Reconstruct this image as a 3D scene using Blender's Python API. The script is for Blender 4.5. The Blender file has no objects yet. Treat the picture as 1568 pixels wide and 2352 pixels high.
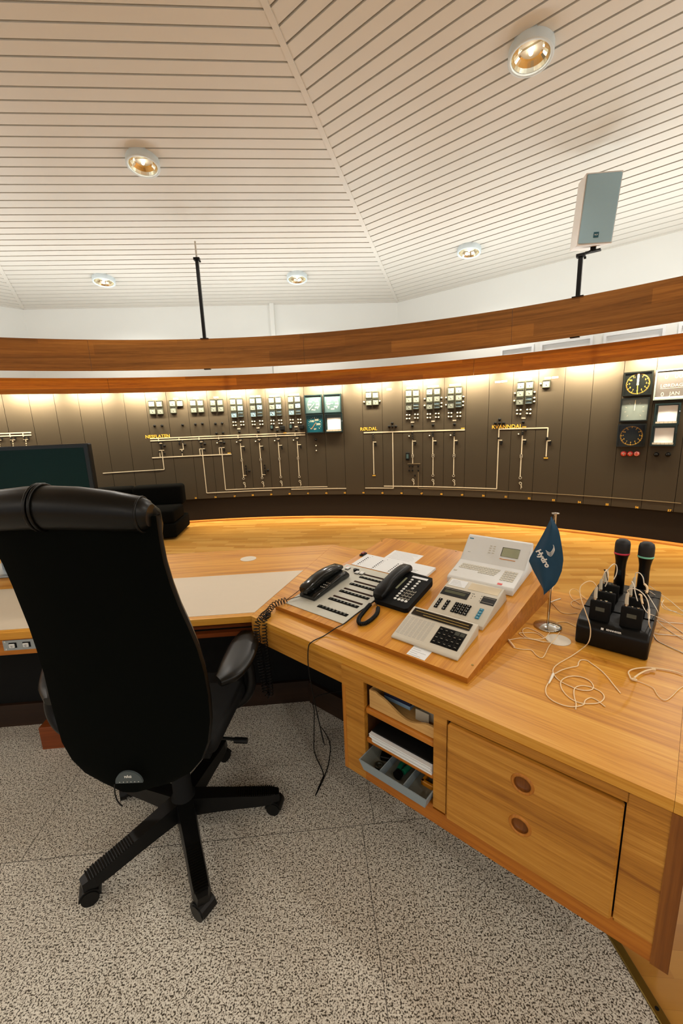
import bpy, bmesh, math, random
from mathutils import Vector, Matrix
random.seed(7)
S = bpy.context.scene
COL = S.collection
pi = math.pi
V = Vector

# ------------------------------------------------------------------ camera
FOC, CX, CY, EYE = 961.3, 784.0, 1176.0, 1.55
PITCH, ROLL = 0.209769, 0.0387307
_f = V((0, math.cos(PITCH), -math.sin(PITCH)))
_r = V((1, 0, 0)); _d = V((0, -math.sin(PITCH), -math.cos(PITCH)))
IX = _r * math.cos(ROLL) + _d * math.sin(ROLL)
IY = _d * math.cos(ROLL) - _r * math.sin(ROLL)
cam_data = bpy.data.cameras.new('camera'); cam = bpy.data.objects.new('camera', cam_data); COL.objects.link(cam)
cam_data.sensor_fit = 'VERTICAL'; cam_data.sensor_height = 36; cam_data.sensor_width = 24
cam_data.lens = FOC / 2352 * 36; cam_data.clip_start = 0.02; cam_data.clip_end = 60
cam.matrix_world = Matrix(((IX.x, -IY.x, -_f.x, 0), (IX.y, -IY.y, -_f.y, 0), (IX.z, -IY.z, -_f.z, EYE), (0, 0, 0, 1)))
S.camera = cam
S.view_settings.view_transform = 'Standard'; S.view_settings.look = 'None'
S.view_settings.exposure = -0.12; S.view_settings.gamma = 1
S.view_settings.use_curve_mapping = False

# ------------------------------------------------------------------ light levels
L_WORLD, L_LAMP, L_COVE, L_WASH = 0.5, 128.0, 24.0, 36.0
WC = V((-1.497, -0.468, 0))            # centre of the curved control wall
CC = V((-1.603, 0.212, 0))             # centre of the octagonal room
R_PAN, R_LOW, R_UP = 7.5, 7.3, 6.66
A0 = math.radians(4.12)
AP, Z_EAVE, SLOPE = 8.28, 3.8, 0.163   # eave apothem, eave height, ceiling slope

w = bpy.data.worlds.new('world'); S.world = w; w.use_nodes = True
w.node_tree.nodes['Background'].inputs[0].default_value = (0.97, 0.97, 1.0, 1)
w.node_tree.nodes['Background'].inputs[1].default_value = L_WORLD

def cylp(th, z, R=R_PAN, c=None):
    c = c or WC
    a = math.radians(th)
    return V((c.x + R * math.sin(a), c.y + R * math.cos(a), z))

def area(name, loc, direction, sx, sy, power, color):
    l = bpy.data.lights.new(name, 'AREA'); l.shape = 'RECTANGLE'; l.size = sx; l.size_y = sy
    l.energy = power; l.color = color
    o = bpy.data.objects.new(name, l); COL.objects.link(o)
    o.location = loc
    o.rotation_euler = V(direction).to_track_quat('-Z', 'X').to_euler()
    return o
# tubes hidden behind the lower timber band wash the panels; tubes behind the upper band light the ceiling
for i in range(16):
    th = -34.6 + 5.6 * i
    t = math.radians(th)
    o = area('wall_wash_tube', cylp(th, 2.17, R_LOW + 0.04), (0, 0, -1), 0.05, 0.56, L_WASH, (1.0, 0.86, 0.64))
    o.data.spread = math.radians(150); zz = -V((0.75 * math.sin(t), 0.75 * math.cos(t), -1)).normalized(); xx = V((math.cos(t), -math.sin(t), 0)); yy = zz.cross(xx)
    pz = cylp(th, 2.17, R_LOW + 0.04); o.data.size = 0.56; o.data.size_y = 0.05
    o.matrix_world = Matrix(((xx.x, yy.x, zz.x, pz.x), (xx.y, yy.y, zz.y, pz.y), (xx.z, yy.z, zz.z, pz.z), (0, 0, 0, 1)))
for i in range(26):                   # ring carried on behind the camera: unseen tubes added to brighten the near ceiling
    th = -40 + 13.85 * i
    t = math.radians(th)
    area('cove_tube', cylp(th, 2.375, 7.62 if abs((th + 180) % 360 - 180) < 60 else 6.4, WC), (0.02 * math.sin(t), 0.02 * math.cos(t), 1), 0.08, 1.2, L_COVE, (0.92, 0.97, 0.97))

# ------------------------------------------------------------------ pixel -> place helpers
def ray(x, y):
    return IX * ((x - CX) / FOC) + IY * ((y - CY) / FOC) + _f
EYEP = V((0, 0, EYE))
def at(x, y, z):
    d = ray(x, y); return EYEP + d * ((z - EYE) / d.z)
def onplane(x, y, p, n):
    d = ray(x, y); return EYEP + d * ((p - EYEP).dot(n) / d.dot(n))
def wp(x, y, R=R_PAN):
    d = ray(x, y); ox, oy = -WC.x, -WC.y
    a = d.x * d.x + d.y * d.y; b = 2 * (ox * d.x + oy * d.y); c = ox * ox + oy * oy - R * R
    t = (-b + math.sqrt(b * b - 4 * a * c)) / (2 * a)
    q = EYEP + d * t
    return math.degrees(math.atan2(q.x - WC.x, q.y - WC.y)), q.z

# ------------------------------------------------------------------ materials
class NT:
    def __init__(s, name):
        s.m = bpy.data.materials.new(name); s.m.use_nodes = True
        s.t = s.m.node_tree; s.b = s.t.nodes['Principled BSDF']
    def n(s, ty, **k):
        o = s.t.nodes.new(ty)
        for a, v in k.items(): setattr(o, a, v)
        return o
    def l(s, a, b): s.t.links.new(a, b)
    def math(s, op, a, b=None, c=None):
        o = s.n('ShaderNodeMath', operation=op)
        for i, v in enumerate((a, b, c)):
            if v is None: continue
            if isinstance(v, (int, float)): o.inputs[i].default_value = v
            else: s.l(v, o.inputs[i])
        return o.outputs[0]
    def noise(s, vec, scale, detail=3, rough=0.5, dist=0.0):
        o = s.n('ShaderNodeTexNoise'); o.inputs['Scale'].default_value = scale
        o.inputs['Detail'].default_value = detail; o.inputs['Roughness'].default_value = rough
        o.inputs['Distortion'].default_value = dist
        s.l(vec, o.inputs['Vector']); return o.outputs['Fac']
    def mapping(s, vec, sc=(1, 1, 1), rot=(0, 0, 0), loc=(0, 0, 0)):
        o = s.n('ShaderNodeMapping'); o.inputs['Scale'].default_value = sc
        o.inputs['Rotation'].default_value = rot; o.inputs['Location'].default_value = loc
        s.l(vec, o.inputs['Vector']); return o.outputs[0]
    def ramp(s, fac, stops):
        o = s.n('ShaderNodeValToRGB'); e = o.color_ramp.elements
        while len(e) < len(stops): e.new(0.5)
        for i, (p, c) in enumerate(stops):
            e[i].position = p; e[i].color = (*c, 1)
        s.l(fac, o.inputs[0]); return o.outputs[0]
    def mix(s, fac, a, b, mode='MIX'):
        o = s.n('ShaderNodeMix', data_type='RGBA', blend_type=mode)
        if isinstance(fac, (int, float)): o.inputs[0].default_value = fac
        else: s.l(fac, o.inputs[0])
        for i, v in ((6, a), (7, b)):
            if isinstance(v, tuple): o.inputs[i].default_value = (*v, 1)
            else: s.l(v, o.inputs[i])
        return o.outputs[2]
    def bump(s, h, strength=0.3, dist=0.002):
        o = s.n('ShaderNodeBump'); o.inputs['Strength'].default_value = strength; o.inputs['Distance'].default_value = dist
        s.l(h, o.inputs['Height']); s.l(o.outputs[0], s.b.inputs['Normal'])

def lin(r, g, b):
    f = lambda c: c / 12.92 if c <= 0.04045 else ((c + 0.055) / 1.055) ** 2.4
    return (f(r / 255), f(g / 255), f(b / 255))

def plain(name, rgb, rough=0.5, metal=0.0, spec=0.5, var=0.06, sc=30, emit=0, coat=0.0):
    t = NT(name); t.b.inputs['Roughness'].default_value = rough; t.b.inputs['Metallic'].default_value = metal
    t.b.inputs['Specular IOR Level'].default_value = spec
    tc = t.n('ShaderNodeTexCoord'); c = lin(*rgb)
    f = t.noise(tc.outputs['Object'], sc, 3)
    t.l(t.mix(f, tuple(x * (1 - var) for x in c), tuple(min(1, x * (1 + var)) for x in c)), t.b.inputs['Base Color'])
    if coat: t.b.inputs['Coat Weight'].default_value = coat
    if emit:
        t.b.inputs['Emission Color'].default_value = (*c, 1); t.b.inputs['Emission Strength'].default_value = emit
    return t.m

def wood(name, dark, mid, light, rough=0.42, axis='X', coord='Object', stretch=1.0, seed=0.0, planks=None, scale=1.0):
    t = NT(name); tc = t.n('ShaderNodeTexCoord'); v = tc.outputs[coord]
    lo, hi = 1.0 * stretch * scale, 34.0 * scale
    sc = {'X': (lo, hi, hi), 'Y': (hi, lo, hi), 'Z': (hi, hi, lo)}[axis]
    if coord == 'UV': sc = (lo, hi, 1)
    m1 = t.mapping(v, sc, loc=(seed, seed * 1.7, seed * .3))
    n1 = t.noise(m1, 0.75, 4, 0.6, 0.9)
    m2 = t.mapping(v, tuple(x * (5 if x == hi else 6) for x in sc), loc=(seed, 0, 0))
    n2 = t.noise(m2, 1.0, 3, 0.65)
    big = t.noise(t.mapping(v, tuple(x * .25 for x in sc), loc=(seed + 4, 1, 2)), 0.8, 2, 0.5, 1.5)
    h = t.math('ADD', t.math('MULTIPLY', n1, 0.5), t.math('ADD', t.math('MULTIPLY', n2, 0.3), t.math('MULTIPLY', big, 0.25)))
    c = t.ramp(h, [(0.375, lin(*dark)), (0.53, lin(*mid)), (0.70, lin(*light))])
    if planks:
        sx = t.n('ShaderNodeSeparateXYZ'); t.l(v, sx.inputs[0])
        row = t.math('FLOOR', t.math('DIVIDE', sx.outputs[1], planks[1]))
        col = t.math('FLOOR', t.math('ADD', t.math('DIVIDE', sx.outputs[0], planks[0]), t.math('MULTIPLY', row, 0.37)))
        cb = t.n('ShaderNodeCombineXYZ'); t.l(row, cb.inputs[0]); t.l(col, cb.inputs[1]); cb.inputs[2].default_value = seed
        wn = t.n('ShaderNodeTexWhiteNoise'); t.l(cb.outputs[0], wn.inputs['Vector'])
        k = t.math('ADD', t.math('MULTIPLY', wn.outputs['Value'], 0.5), 0.72)
        hs = t.n('ShaderNodeHueSaturation'); t.l(k, hs.inputs['Value']); t.l(c, hs.inputs['Color']); c = hs.outputs[0]
    t.l(c, t.b.inputs['Base Color']); t.b.inputs['Roughness'].default_value = rough
    t.bump(n2, 0.08, 0.001); t.b.inputs['Specular IOR Level'].default_value = 0.3
    return t.m

M = {}
OD, OM, OL = (166, 102, 26), (204, 142, 48), (222, 168, 74)
M['oak'] = wood('oak_desk', OD, OM, OL, 0.36)
M['oak_face'] = wood('oak_front', (136, 82, 22), (180, 122, 42), (206, 150, 66), 0.42, seed=3.1, scale=1.25)
M['oak_side'] = wood('oak_edge', (138, 74, 14), (172, 102, 26), (194, 124, 40), 0.4, seed=5.0)
M['oak_post'] = wood('oak_post', (98, 54, 14), (124, 72, 22), (144, 90, 32), 0.45, axis='Z', seed=2.0)
M['oak_vert'] = wood('oak_vertical', (144, 84, 24), (180, 114, 38), (202, 140, 56), 0.42, axis='Z', seed=7.0)
M['board'] = wood('oak_board', (164, 98, 22), (200, 134, 38), (216, 156, 58), 0.36, axis='Y', seed=9.0)
M['board_edge'] = wood('oak_board_edge', (134, 76, 18), (170, 104, 28), (192, 126, 42), 0.4, seed=11.0)
M['band_low'] = wood('timber_band_lower', (132, 68, 8), (184, 108, 20), (208, 140, 38), 0.35, coord='UV', seed=1.3, planks=(2.1, 0.115))
M['band_up'] = wood('timber_band_upper', (108, 66, 20), (144, 92, 34), (170, 114, 50), 0.4, coord='UV', seed=6.1, planks=(1.7, 0.135))
M['ply'] = wood('plywood', (186, 140, 78), (206, 162, 98), (222, 182, 118), 0.5, seed=4.4)
M['shaded_wood'] = wood('shaded_kneehole_wood', (30, 17, 8), (42, 25, 12), (54, 33, 17), 0.5)  # shade under the desk put into the wood colour
M['carcass'] = wood('shaded_carcass_wood', (58, 34, 14), (76, 46, 20), (92, 58, 28), 0.6, axis='Z')  # darkness inside the cabinet put into the wood colour
M['red_wood'] = wood('reddish_rail_wood', (96, 44, 16), (122, 60, 24), (146, 80, 36), 0.35)

def parquet():
    t = NT('parquet_floor'); g = t.n('ShaderNodeNewGeometry')
    m = t.mapping(g.outputs['Position'], rot=(0, 0, math.radians(6)))
    sx = t.n('ShaderNodeSeparateXYZ'); t.l(m, sx.inputs[0])
    yr = t.math('DIVIDE', sx.outputs[1], 0.068); row = t.math('FLOOR', yr)
    wr = t.n('ShaderNodeTexWhiteNoise', noise_dimensions='1D'); t.l(row, wr.inputs['W'])
    xr = t.math('ADD', t.math('DIVIDE', sx.outputs[0], 0.52), t.math('MULTIPLY', wr.outputs['Value'], 7.3)); colm = t.math('FLOOR', xr)
    cb = t.n('ShaderNodeCombineXYZ'); t.l(row, cb.inputs[0]); t.l(colm, cb.inputs[1])
    wn = t.n('ShaderNodeTexWhiteNoise'); t.l(cb.outputs[0], wn.inputs['Vector'])
    base = t.ramp(wn.outputs['Value'], [(0.0, lin(172, 120, 46)), (0.3, lin(184, 134, 56)), (0.65, lin(190, 142, 64)), (1.0, lin(202, 156, 80))])
    gr = t.noise(t.mapping(m, (2.2, 45, 1)), 1.6, 4, 0.6, 0.6)
    c = t.mix(t.math('MULTIPLY', gr, 0.5), base, lin(160, 98, 36), 'MULTIPLY')
    fx = t.math('FRACT', xr); fy = t.math('FRACT', yr)
    gap = t.math('MAXIMUM', t.math('LESS_THAN', fy, 0.025), t.math('LESS_THAN', fx, 0.004))
    c = t.mix(t.math('MULTIPLY', gap, 0.45), c, lin(90, 55, 20))
    c2 = t.mix(0.35, base, c)
    t.l(c2, t.b.inputs['Base Color']); t.b.inputs['Roughness'].default_value = 0.4
    return t.m
M['parquet'] = parquet()

def granite():
    t = NT('granite_floor'); g = t.n('ShaderNodeNewGeometry'); p = g.outputs['Position']
    n = t.noise(p, 215, 3.0, 0.6); n2 = t.noise(t.mapping(p, loc=(3, 1, 0)), 85, 2, 0.5)
    spk = t.ramp(t.math('ADD', t.math('MULTIPLY', n, 0.8), t.math('MULTIPLY', n2, 0.2)), [(0.42, lin(48, 42, 32)), (0.455, lin(110, 100, 84)), (0.49, lin(204, 198, 184)), (0.6, lin(226, 222, 210))])
    m = t.mapping(p, rot=(0, 0, -A0)); sx = t.n('ShaderNodeSeparateXYZ'); t.l(m, sx.inputs[0])
    # slab rows 0.95 m deep, joints staggered
    yy = t.math('DIVIDE', t.math('SUBTRACT', sx.outputs[1], 1.347 - 0.95 * 20), 0.95); row = t.math('FLOOR', yy)
    off = t.math('MULTIPLY', t.math('MODULO', row, 2), 0.05)
    xx = t.math('DIVIDE', t.math('ADD', t.math('SUBTRACT', sx.outputs[0], 0.178 - 1.33 * 20), off), 1.33)
    fy = t.math('FRACT', yy); fx = t.math('FRACT', xx)
    gap = t.math('MAXIMUM', t.math('LESS_THAN', fy, 0.0032), t.math('LESS_THAN', fx, 0.0022))
    c = t.mix(t.math('MULTIPLY', gap, 0.72), spk, lin(40, 34, 26))
    t.l(c, t.b.inputs['Base Color']); t.b.inputs['Roughness'].default_value = 0.45
    t.b.inputs['Specular IOR Level'].default_value = 0.35
    return t.m
M['granite'] = granite()

M['white_wall'] = plain('white_wall_paint', (226, 226, 220), 0.85, var=0.015, sc=3)
M['soffit'] = M['white_wall']
M['slat'] = plain('ceiling_slat_enamel', (209, 206, 197), 0.5, var=0.02, sc=4)
M['void'] = plain('ceiling_void', (40, 36, 26), 0.9)
M['panel'] = plain('control_panel_enamel', (55, 47, 33), 0.6, var=0.05, sc=180, spec=0.3)
M['seam'] = plain('panel_seam', (34, 27, 18), 0.8)
M['plinth'] = plain('dark_plinth', (30, 23, 14), 0.8, var=0.1, spec=0.2)
M['frame_white'] = plain('window_frame_white', (228, 230, 230), 0.5, var=0.02)
M['pane'] = plain('window_pane', (236, 238, 236), 0.3, var=0.08, sc=1.5)
M['black'] = plain('black_plastic', (6, 6, 5), 0.4, var=0.2, spec=0.25)
M['black_matte'] = plain('black_matte', (7, 7, 6), 0.75, var=0.2, spec=0.2)
M['black_gloss'] = plain('black_gloss', (12, 13, 11), 0.14, var=0.2)
M['leather'] = plain('black_leather', (9, 8, 5), 0.36, var=0.25, sc=160, spec=0.26)
M['fabric'] = plain('black_fabric', (4, 6, 4), 0.9, var=0.25, sc=400, spec=0.06)
M['grey_badge'] = plain('grey_badge', (66, 76, 78), 0.5)
M['sofa'] = plain('black_sofa_fabric', (5, 5, 3), 0.9, var=0.2, spec=0.08)
M['screen'] = plain('monitor_glass_reflection', (8, 40, 40), 0.3, var=0.3, sc=2, spec=0.15)  # teal reflection on the glass put into the base colour
M['screen_edge'] = plain('monitor_bezel', (10, 26, 32), 0.3)
M['laminate'] = plain('cream_laminate', (204, 190, 168), 0.5, var=0.02)
M['disc'] = plain('cream_disc', (206, 196, 178), 0.5, var=0.02)
M['beige_plastic'] = plain('beige_plastic', (196, 188, 170), 0.45, var=0.03)
M['grey_plate'] = plain('grey_plate', (188, 186, 172), 0.45, var=0.03)
M['white_plastic'] = plain('white_plastic', (214, 214, 210), 0.4, var=0.02)
M['faded_key'] = plain('faded_key', (196, 190, 174), 0.5)
M['white'] = plain('white_print', (226, 226, 220), 0.6)
M['paper'] = plain('paper', (224, 226, 226), 0.8, var=0.02)
M['print_grey'] = plain('print_grey', (150, 150, 148), 0.8)
M['bar_brown'] = plain('brown_strip', (44, 22, 13), 0.7, spec=0.1)
M['bar_dark'] = plain('dark_key_strip', (10, 9, 7), 0.8, spec=0.1)
M['red'] = plain('red', (206, 48, 34), 0.4)
M['maroon'] = plain('maroon_clip', (120, 40, 36), 0.3)
M['orange'] = plain('orange_strip', (196, 122, 44), 0.5)
M['blue_key'] = plain('blue_key', (38, 124, 150), 0.4)
M['lcd'] = plain('green_lcd', (150, 152, 124), 0.25, var=0.1)
M['lcd_dark'] = plain('dark_lcd', (78, 80, 62), 0.2, var=0.2)
M['lcd_black'] = plain('black_lcd', (18, 18, 14), 0.4, spec=0.25)
M['smoke'] = plain('smoked_cover', (28, 20, 10), 0.12, var=0.3)
M['cover_glint'] = plain('cover_glint', (196, 170, 104), 0.25, metal=0.6)
M['chrome'] = plain('chrome', (208, 208, 204), 0.08, metal=1.0, var=0.02)
M['steel'] = plain('brushed_steel', (156, 164, 168), 0.35, metal=0.7, var=0.06)
M['brass'] = plain('brass_trim', (122, 98, 38), 0.35, metal=0.6, var=0.15)
M['flag'] = plain('blue_flag_cloth', (8, 62, 90), 0.75, var=0.12, sc=60)
M['mimic'] = plain('mimic_line', (190, 180, 156), 0.6)
M['mimic_thin'] = plain('mimic_line_thin', (128, 112, 82), 0.6)
M['yellow'] = plain('yellow_lettering', (222, 170, 54), 0.6)
M['meter_face'] = plain('meter_face', (98, 102, 94), 0.3, var=0.05)
M['meter_face_blue'] = plain('meter_face_blue', (104, 126, 140), 0.25, var=0.05)
M['meter_ink'] = plain('meter_ink', (70, 74, 64), 0.5)
M['meter_rim'] = plain('meter_rim', (44, 46, 34), 0.4)
M['big_rim'] = plain('big_meter_rim', (14, 30, 30), 0.3)
M['teal_face'] = plain('teal_dial', (20, 74, 86), 0.2)
M['pale_teal'] = plain('pale_teal_dial', (66, 86, 86), 0.2, var=0.08)
M['cream_ink'] = plain('cream_ink', (228, 220, 188), 0.5)
M['clock_black'] = plain('clock_black', (20, 22, 18), 0.12)
M['clock_grey'] = plain('clock_grey_glass', (120, 130, 124), 0.15)
M['lamp_lens'] = plain('indicator_lens', (214, 206, 180), 0.2)
M['tag'] = plain('label_plate', (176, 168, 150), 0.4)
M['speaker_white'] = plain('speaker_cabinet', (222, 214, 206), 0.5, var=0.02)
M['grille'] = plain('speaker_grille', (148, 178, 190), 0.6, var=0.03, sc=300)
M['lamp_ring'] = plain('lamp_ring', (206, 218, 222), 0.4, var=0.02)
M['reflector'] = plain('lamp_reflector', (240, 230, 200), 0.2, metal=1.0, var=0.12, sc=14)
M['bulb'] = plain('lamp_bulb', (255, 240, 206), 0.3, emit=14)
M['cable_tan'] = plain('tan_cable', (232, 204, 160), 0.5)
M['cable_cream'] = plain('cream_cable', (232, 222, 202), 0.5)
M['plug'] = plain('cream_plug', (198, 190, 168), 0.5)
M['mic_red'] = plain('red_ring', (196, 40, 70), 0.4)
M['mic_green'] = plain('green_ring', (120, 200, 170), 0.4)
M['mesh_black'] = plain('mic_mesh', (16, 16, 15), 0.6, var=0.5, sc=900)
M['tray_grey'] = plain('grey_tray', (138, 152, 158), 0.45)
M['tray_in'] = plain('tray_inside', (120, 122, 112), 0.55)
M['green'] = plain('green_grip', (12, 96, 68), 0.4)
M['amber'] = plain('amber_plastic', (196, 124, 14), 0.4)
M['navy'] = plain('navy_cover', (28, 34, 60), 0.25)
M['pale_blue'] = plain('pale_blue_cover', (120, 146, 168), 0.4)

# ------------------------------------------------------------------ mesh builder
class MB:
    def __init__(s, pre=None): s.v = []; s.f = []; s.mi = []; s.sm = []; s.uv = None; s.pre = pre or Matrix()
    def add(s, vs, fs, mat=0, smooth=False, X=None):
        b = len(s.v); T = s.pre @ X if X else s.pre
        s.v += [T @ V(p) for p in vs]
        s.f += [tuple(i + b for i in f) for f in fs]; s.mi += [mat] * len(fs); s.sm += [smooth] * len(fs)
        return s
    def box(s, x0, x1, y0, y1, z0, z1, mat=0, bev=0.0, seg=1, X=None):
        if not bev:
            vs = [(x0, y0, z0), (x1, y0, z0), (x1, y1, z0), (x0, y1, z0), (x0, y0, z1), (x1, y0, z1), (x1, y1, z1), (x0, y1, z1)]
            fs = [(0, 3, 2, 1), (4, 5, 6, 7), (0, 1, 5, 4), (1, 2, 6, 5), (2, 3, 7, 6), (3, 0, 4, 7)]
            return s.add(vs, fs, mat, False, X)
        bm = bmesh.new(); bmesh.ops.create_cube(bm, size=1)
        for v in bm.verts: v.co = V(((x0 + x1) / 2 + v.co.x * (x1 - x0), (y0 + y1) / 2 + v.co.y * (y1 - y0), (z0 + z1) / 2 + v.co.z * (z1 - z0)))
        bmesh.ops.bevel(bm, geom=bm.edges[:], offset=bev, segments=seg, affect='EDGES', profile=0.5)
        s.frombm(bm, mat, seg > 1, X); return s
    def frombm(s, bm, mat=0, smooth=False, X=None):
        bm.verts.ensure_lookup_table()
        for i, v in enumerate(bm.verts): v.index = i
        s.add([v.co[:] for v in bm.verts], [tuple(v.index for v in f.verts) for f in bm.faces], mat, smooth, X); bm.free()
    def prism(s, pts, z0, z1, mat=0, X=None, bev=0.0, seg=2, smooth=False):
        a = sum(pts[i][0] * pts[(i + 1) % len(pts)][1] - pts[(i + 1) % len(pts)][0] * pts[i][1] for i in range(len(pts)))
        if a < 0: pts = pts[::-1]
        n = len(pts)
        vs = [(p[0], p[1], z0) for p in pts] + [(p[0], p[1], z1) for p in pts]
        fs = [tuple(range(n - 1, -1, -1)), tuple(range(n, 2 * n))] + [(i, (i + 1) % n, n + (i + 1) % n, n + i) for i in range(n)]
        if not bev: return s.add(vs, fs, mat, smooth, X)
        bm = bmesh.new(); bv = [bm.verts.new(p) for p in vs]
        for f in fs: bm.faces.new([bv[i] for i in f])
        bmesh.ops.bevel(bm, geom=bm.edges[:], offset=bev, segments=seg, affect='EDGES', profile=0.5)
        s.frombm(bm, mat, True, X); return s
    def cyl(s, p0, p1, r0, r1=None, n=16, mat=0, caps=True, smooth=True, X=None):
        r1 = r0 if r1 is None else r1
        p0 = V(p0); p1 = V(p1); d = (p1 - p0).normalized()
        a = d.orthogonal().normalized(); b = d.cross(a)
        vs = []
        for p, r in ((p0, r0), (p1, r1)):
            for i in range(n):
                t = 2 * pi * i / n; vs.append(p + a * (r * math.cos(t)) + b * (r * math.sin(t)))
        s.add(vs, [(i, (i + 1) % n, n + (i + 1) % n, n + i) for i in range(n)], mat, smooth, X)
        if caps:
            s.add(vs[:n], [tuple(range(n - 1, -1, -1))], mat, False, X); s.add(vs[n:], [tuple(range(n))], mat, False, X)
        return s
    def lathe(s, prof, n=24, mat=0, smooth=True, X=None, a0=0, a1=2 * pi, sy=1.0):
        full = abs(a1 - a0 - 2 * pi) < 1e-6; m = n if full else n + 1; vs = []
        for r, z in prof:
            for i in range(m):
                t = a0 + (a1 - a0) * i / n; vs.append((r * math.cos(t), r * math.sin(t) * sy, z))
        fs = []
        for j in range(len(prof) - 1):
            for i in range(n if full else n):
                k = (i + 1) % m if full else i + 1
                fs.append((j * m + i, j * m + k, (j + 1) * m + k, (j + 1) * m + i))
        return s.add(vs, fs, mat, smooth, X)
    def tube(s, pts, r, n=8, mat=0, X=None, caps=True, rs=None):
        pts = [V(p) for p in pts]; vs = []
        t0 = (pts[1] - pts[0]).normalized(); a = t0.orthogonal().normalized()
        for i, p in enumerate(pts):
            t = (pts[min(i + 1, len(pts) - 1)] - pts[max(i - 1, 0)])
            t = t.normalized() if t.length > 1e-9 else t0
            a = (a - t * a.dot(t)); a = a.normalized() if a.length > 1e-6 else t.orthogonal().normalized()
            b = t.cross(a); rr = rs[i] if rs else r
            for k in range(n):
                q = 2 * pi * k / n; vs.append(p + a * (rr * math.cos(q)) + b * (rr * math.sin(q)))
        L = len(pts)
        fs = [(j * n + i, j * n + (i + 1) % n, (j + 1) * n + (i + 1) % n, (j + 1) * n + i) for j in range(L - 1) for i in range(n)]
        s.add(vs, fs, mat, True, X)
        if caps:
            s.add(vs[:n], [tuple(range(n - 1, -1, -1))], mat, False, X); s.add(vs[-n:], [tuple(range(n))], mat, False, X)
        return s
    def grid(s, rows, mat=0, smooth=True, X=None, closed=False):
        m = len(rows[0]); vs = [p for r in rows for p in r]; fs = []
        for j in range(len(rows) - 1):
            for i in range(m if closed else m - 1):
                k = (i + 1) % m; fs.append((j * m + i, j * m + k, (j + 1) * m + k, (j + 1) * m + i))
        return s.add(vs, fs, mat, smooth, X)
    def sphere(s, c, r, mat=0, n=12, X=None, sz=(1, 1, 1)):
        rows = []
        for j in range(n + 1):
            ph = pi * j / n
            rows.append([(c[0] + r * sz[0] * math.sin(ph) * math.cos(2 * pi * i / (2 * n)), c[1] + r * sz[1] * math.sin(ph) * math.sin(2 * pi * i / (2 * n)), c[2] - r * sz[2] * math.cos(ph)) for i in range(2 * n)])
        return s.grid(rows, mat, True, X, closed=True)
    def text(s, txt, size, X, mat=0, depth=0.0006, align='CENTER', bold=0.0):
        cu = bpy.data.curves.new('t', 'FONT'); cu.body = txt; cu.size = size; cu.align_x = align; cu.align_y = 'CENTER'
        cu.extrude = depth; cu.resolution_u = 2; cu.offset = bold
        o = bpy.data.objects.new('t', cu); COL.objects.link(o)
        dg = bpy.context.evaluated_depsgraph_get(); me = bpy.data.meshes.new_from_object(o.evaluated_get(dg))
        s.add([v.co[:] for v in me.vertices], [tuple(p.vertices) for p in me.polygons], mat, False, X)
        bpy.data.objects.remove(o); bpy.data.curves.remove(cu); bpy.data.meshes.remove(me); return s
    def build(s, name, mats, parent=None, M4=None):
        me = bpy.data.meshes.new(name); me.from_pydata([v[:] for v in s.v], [], s.f)
        mats = mats if isinstance(mats, (list, tuple)) else [mats]
        for m in mats: me.materials.append(M[m] if isinstance(m, str) else m)
        me.polygons.foreach_set('material_index', s.mi); me.polygons.foreach_set('use_smooth', s.sm)
        if s.uv:
            L = me.uv_layers.new(name='UVMap')
            for lp in me.loops: L.data[lp.index].uv = s.uv[lp.vertex_index]
        me.update(); o = bpy.data.objects.new(name, me); COL.objects.link(o)
        if parent: o.parent = parent
        if M4: o.matrix_world = M4
        return o

def tag(o, label=None, cat=None, group=None, kind=None):
    if label: o['label'] = label
    if cat: o['category'] = cat
    if group: o['group'] = group
    if kind: o['kind'] = kind
    return o
def thing(name, label, cat, X, group=None):
    o = bpy.data.objects.new(name, None); COL.objects.link(o); o.empty_display_size = 0.05
    o.matrix_world = X; o['_x'] = 0; del o['_x']
    FR[o.name] = X.copy()
    return tag(o, label, cat, group)
FR = {}
def P(th, frame):           # a builder whose points are given in `frame`, stored in the thing's own space
    return MB(FR[th.name].inverted() @ frame)
def copy_tree(o, parent=None):
    c = o.copy(); COL.objects.link(c)
    if parent is not None: c.parent = parent
    for ch in [x for x in COL.objects if x.parent == o]: copy_tree(ch, c)
    return c
def inst(proto, kids, X, label, group, used):
    """copy of a thing with copies of its parts (kids: list of (part, [subparts]))"""
    if not used:
        r = proto; used.append(1)
    else:
        r = proto.copy(); COL.objects.link(r)
        for k, subs in kids:
            c = k.copy(); COL.objects.link(c); c.parent = r
            for q in subs:
                d = q.copy(); COL.objects.link(d); d.parent = c
    r.matrix_world = X; r['label'] = label; r['group'] = group
    return r
def TR(x, y, z): return Matrix.Translation((x, y, z))
def RZ(a): return Matrix.Rotation(a, 4, 'Z')
def RX(a): return Matrix.Rotation(a, 4, 'X')
def RY(a): return Matrix.Rotation(a, 4, 'Y')
def smooth_path(pts, k=6):
    pts = [V(p) for p in pts]; out = []
    for i in range(len(pts) - 1):
        p0 = pts[max(i - 1, 0)]; p1 = pts[i]; p2 = pts[i + 1]; p3 = pts[min(i + 2, len(pts) - 1)]
        for j in range(k):
            t = j / k
            out.append(0.5 * ((2 * p1) + (p2 - p0) * t + (2 * p0 - 5 * p1 + 4 * p2 - p3) * t * t + (3 * p1 - p0 - 3 * p2 + p3) * t ** 3))
    out.append(pts[-1]); return out
I4 = Matrix()

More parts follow.
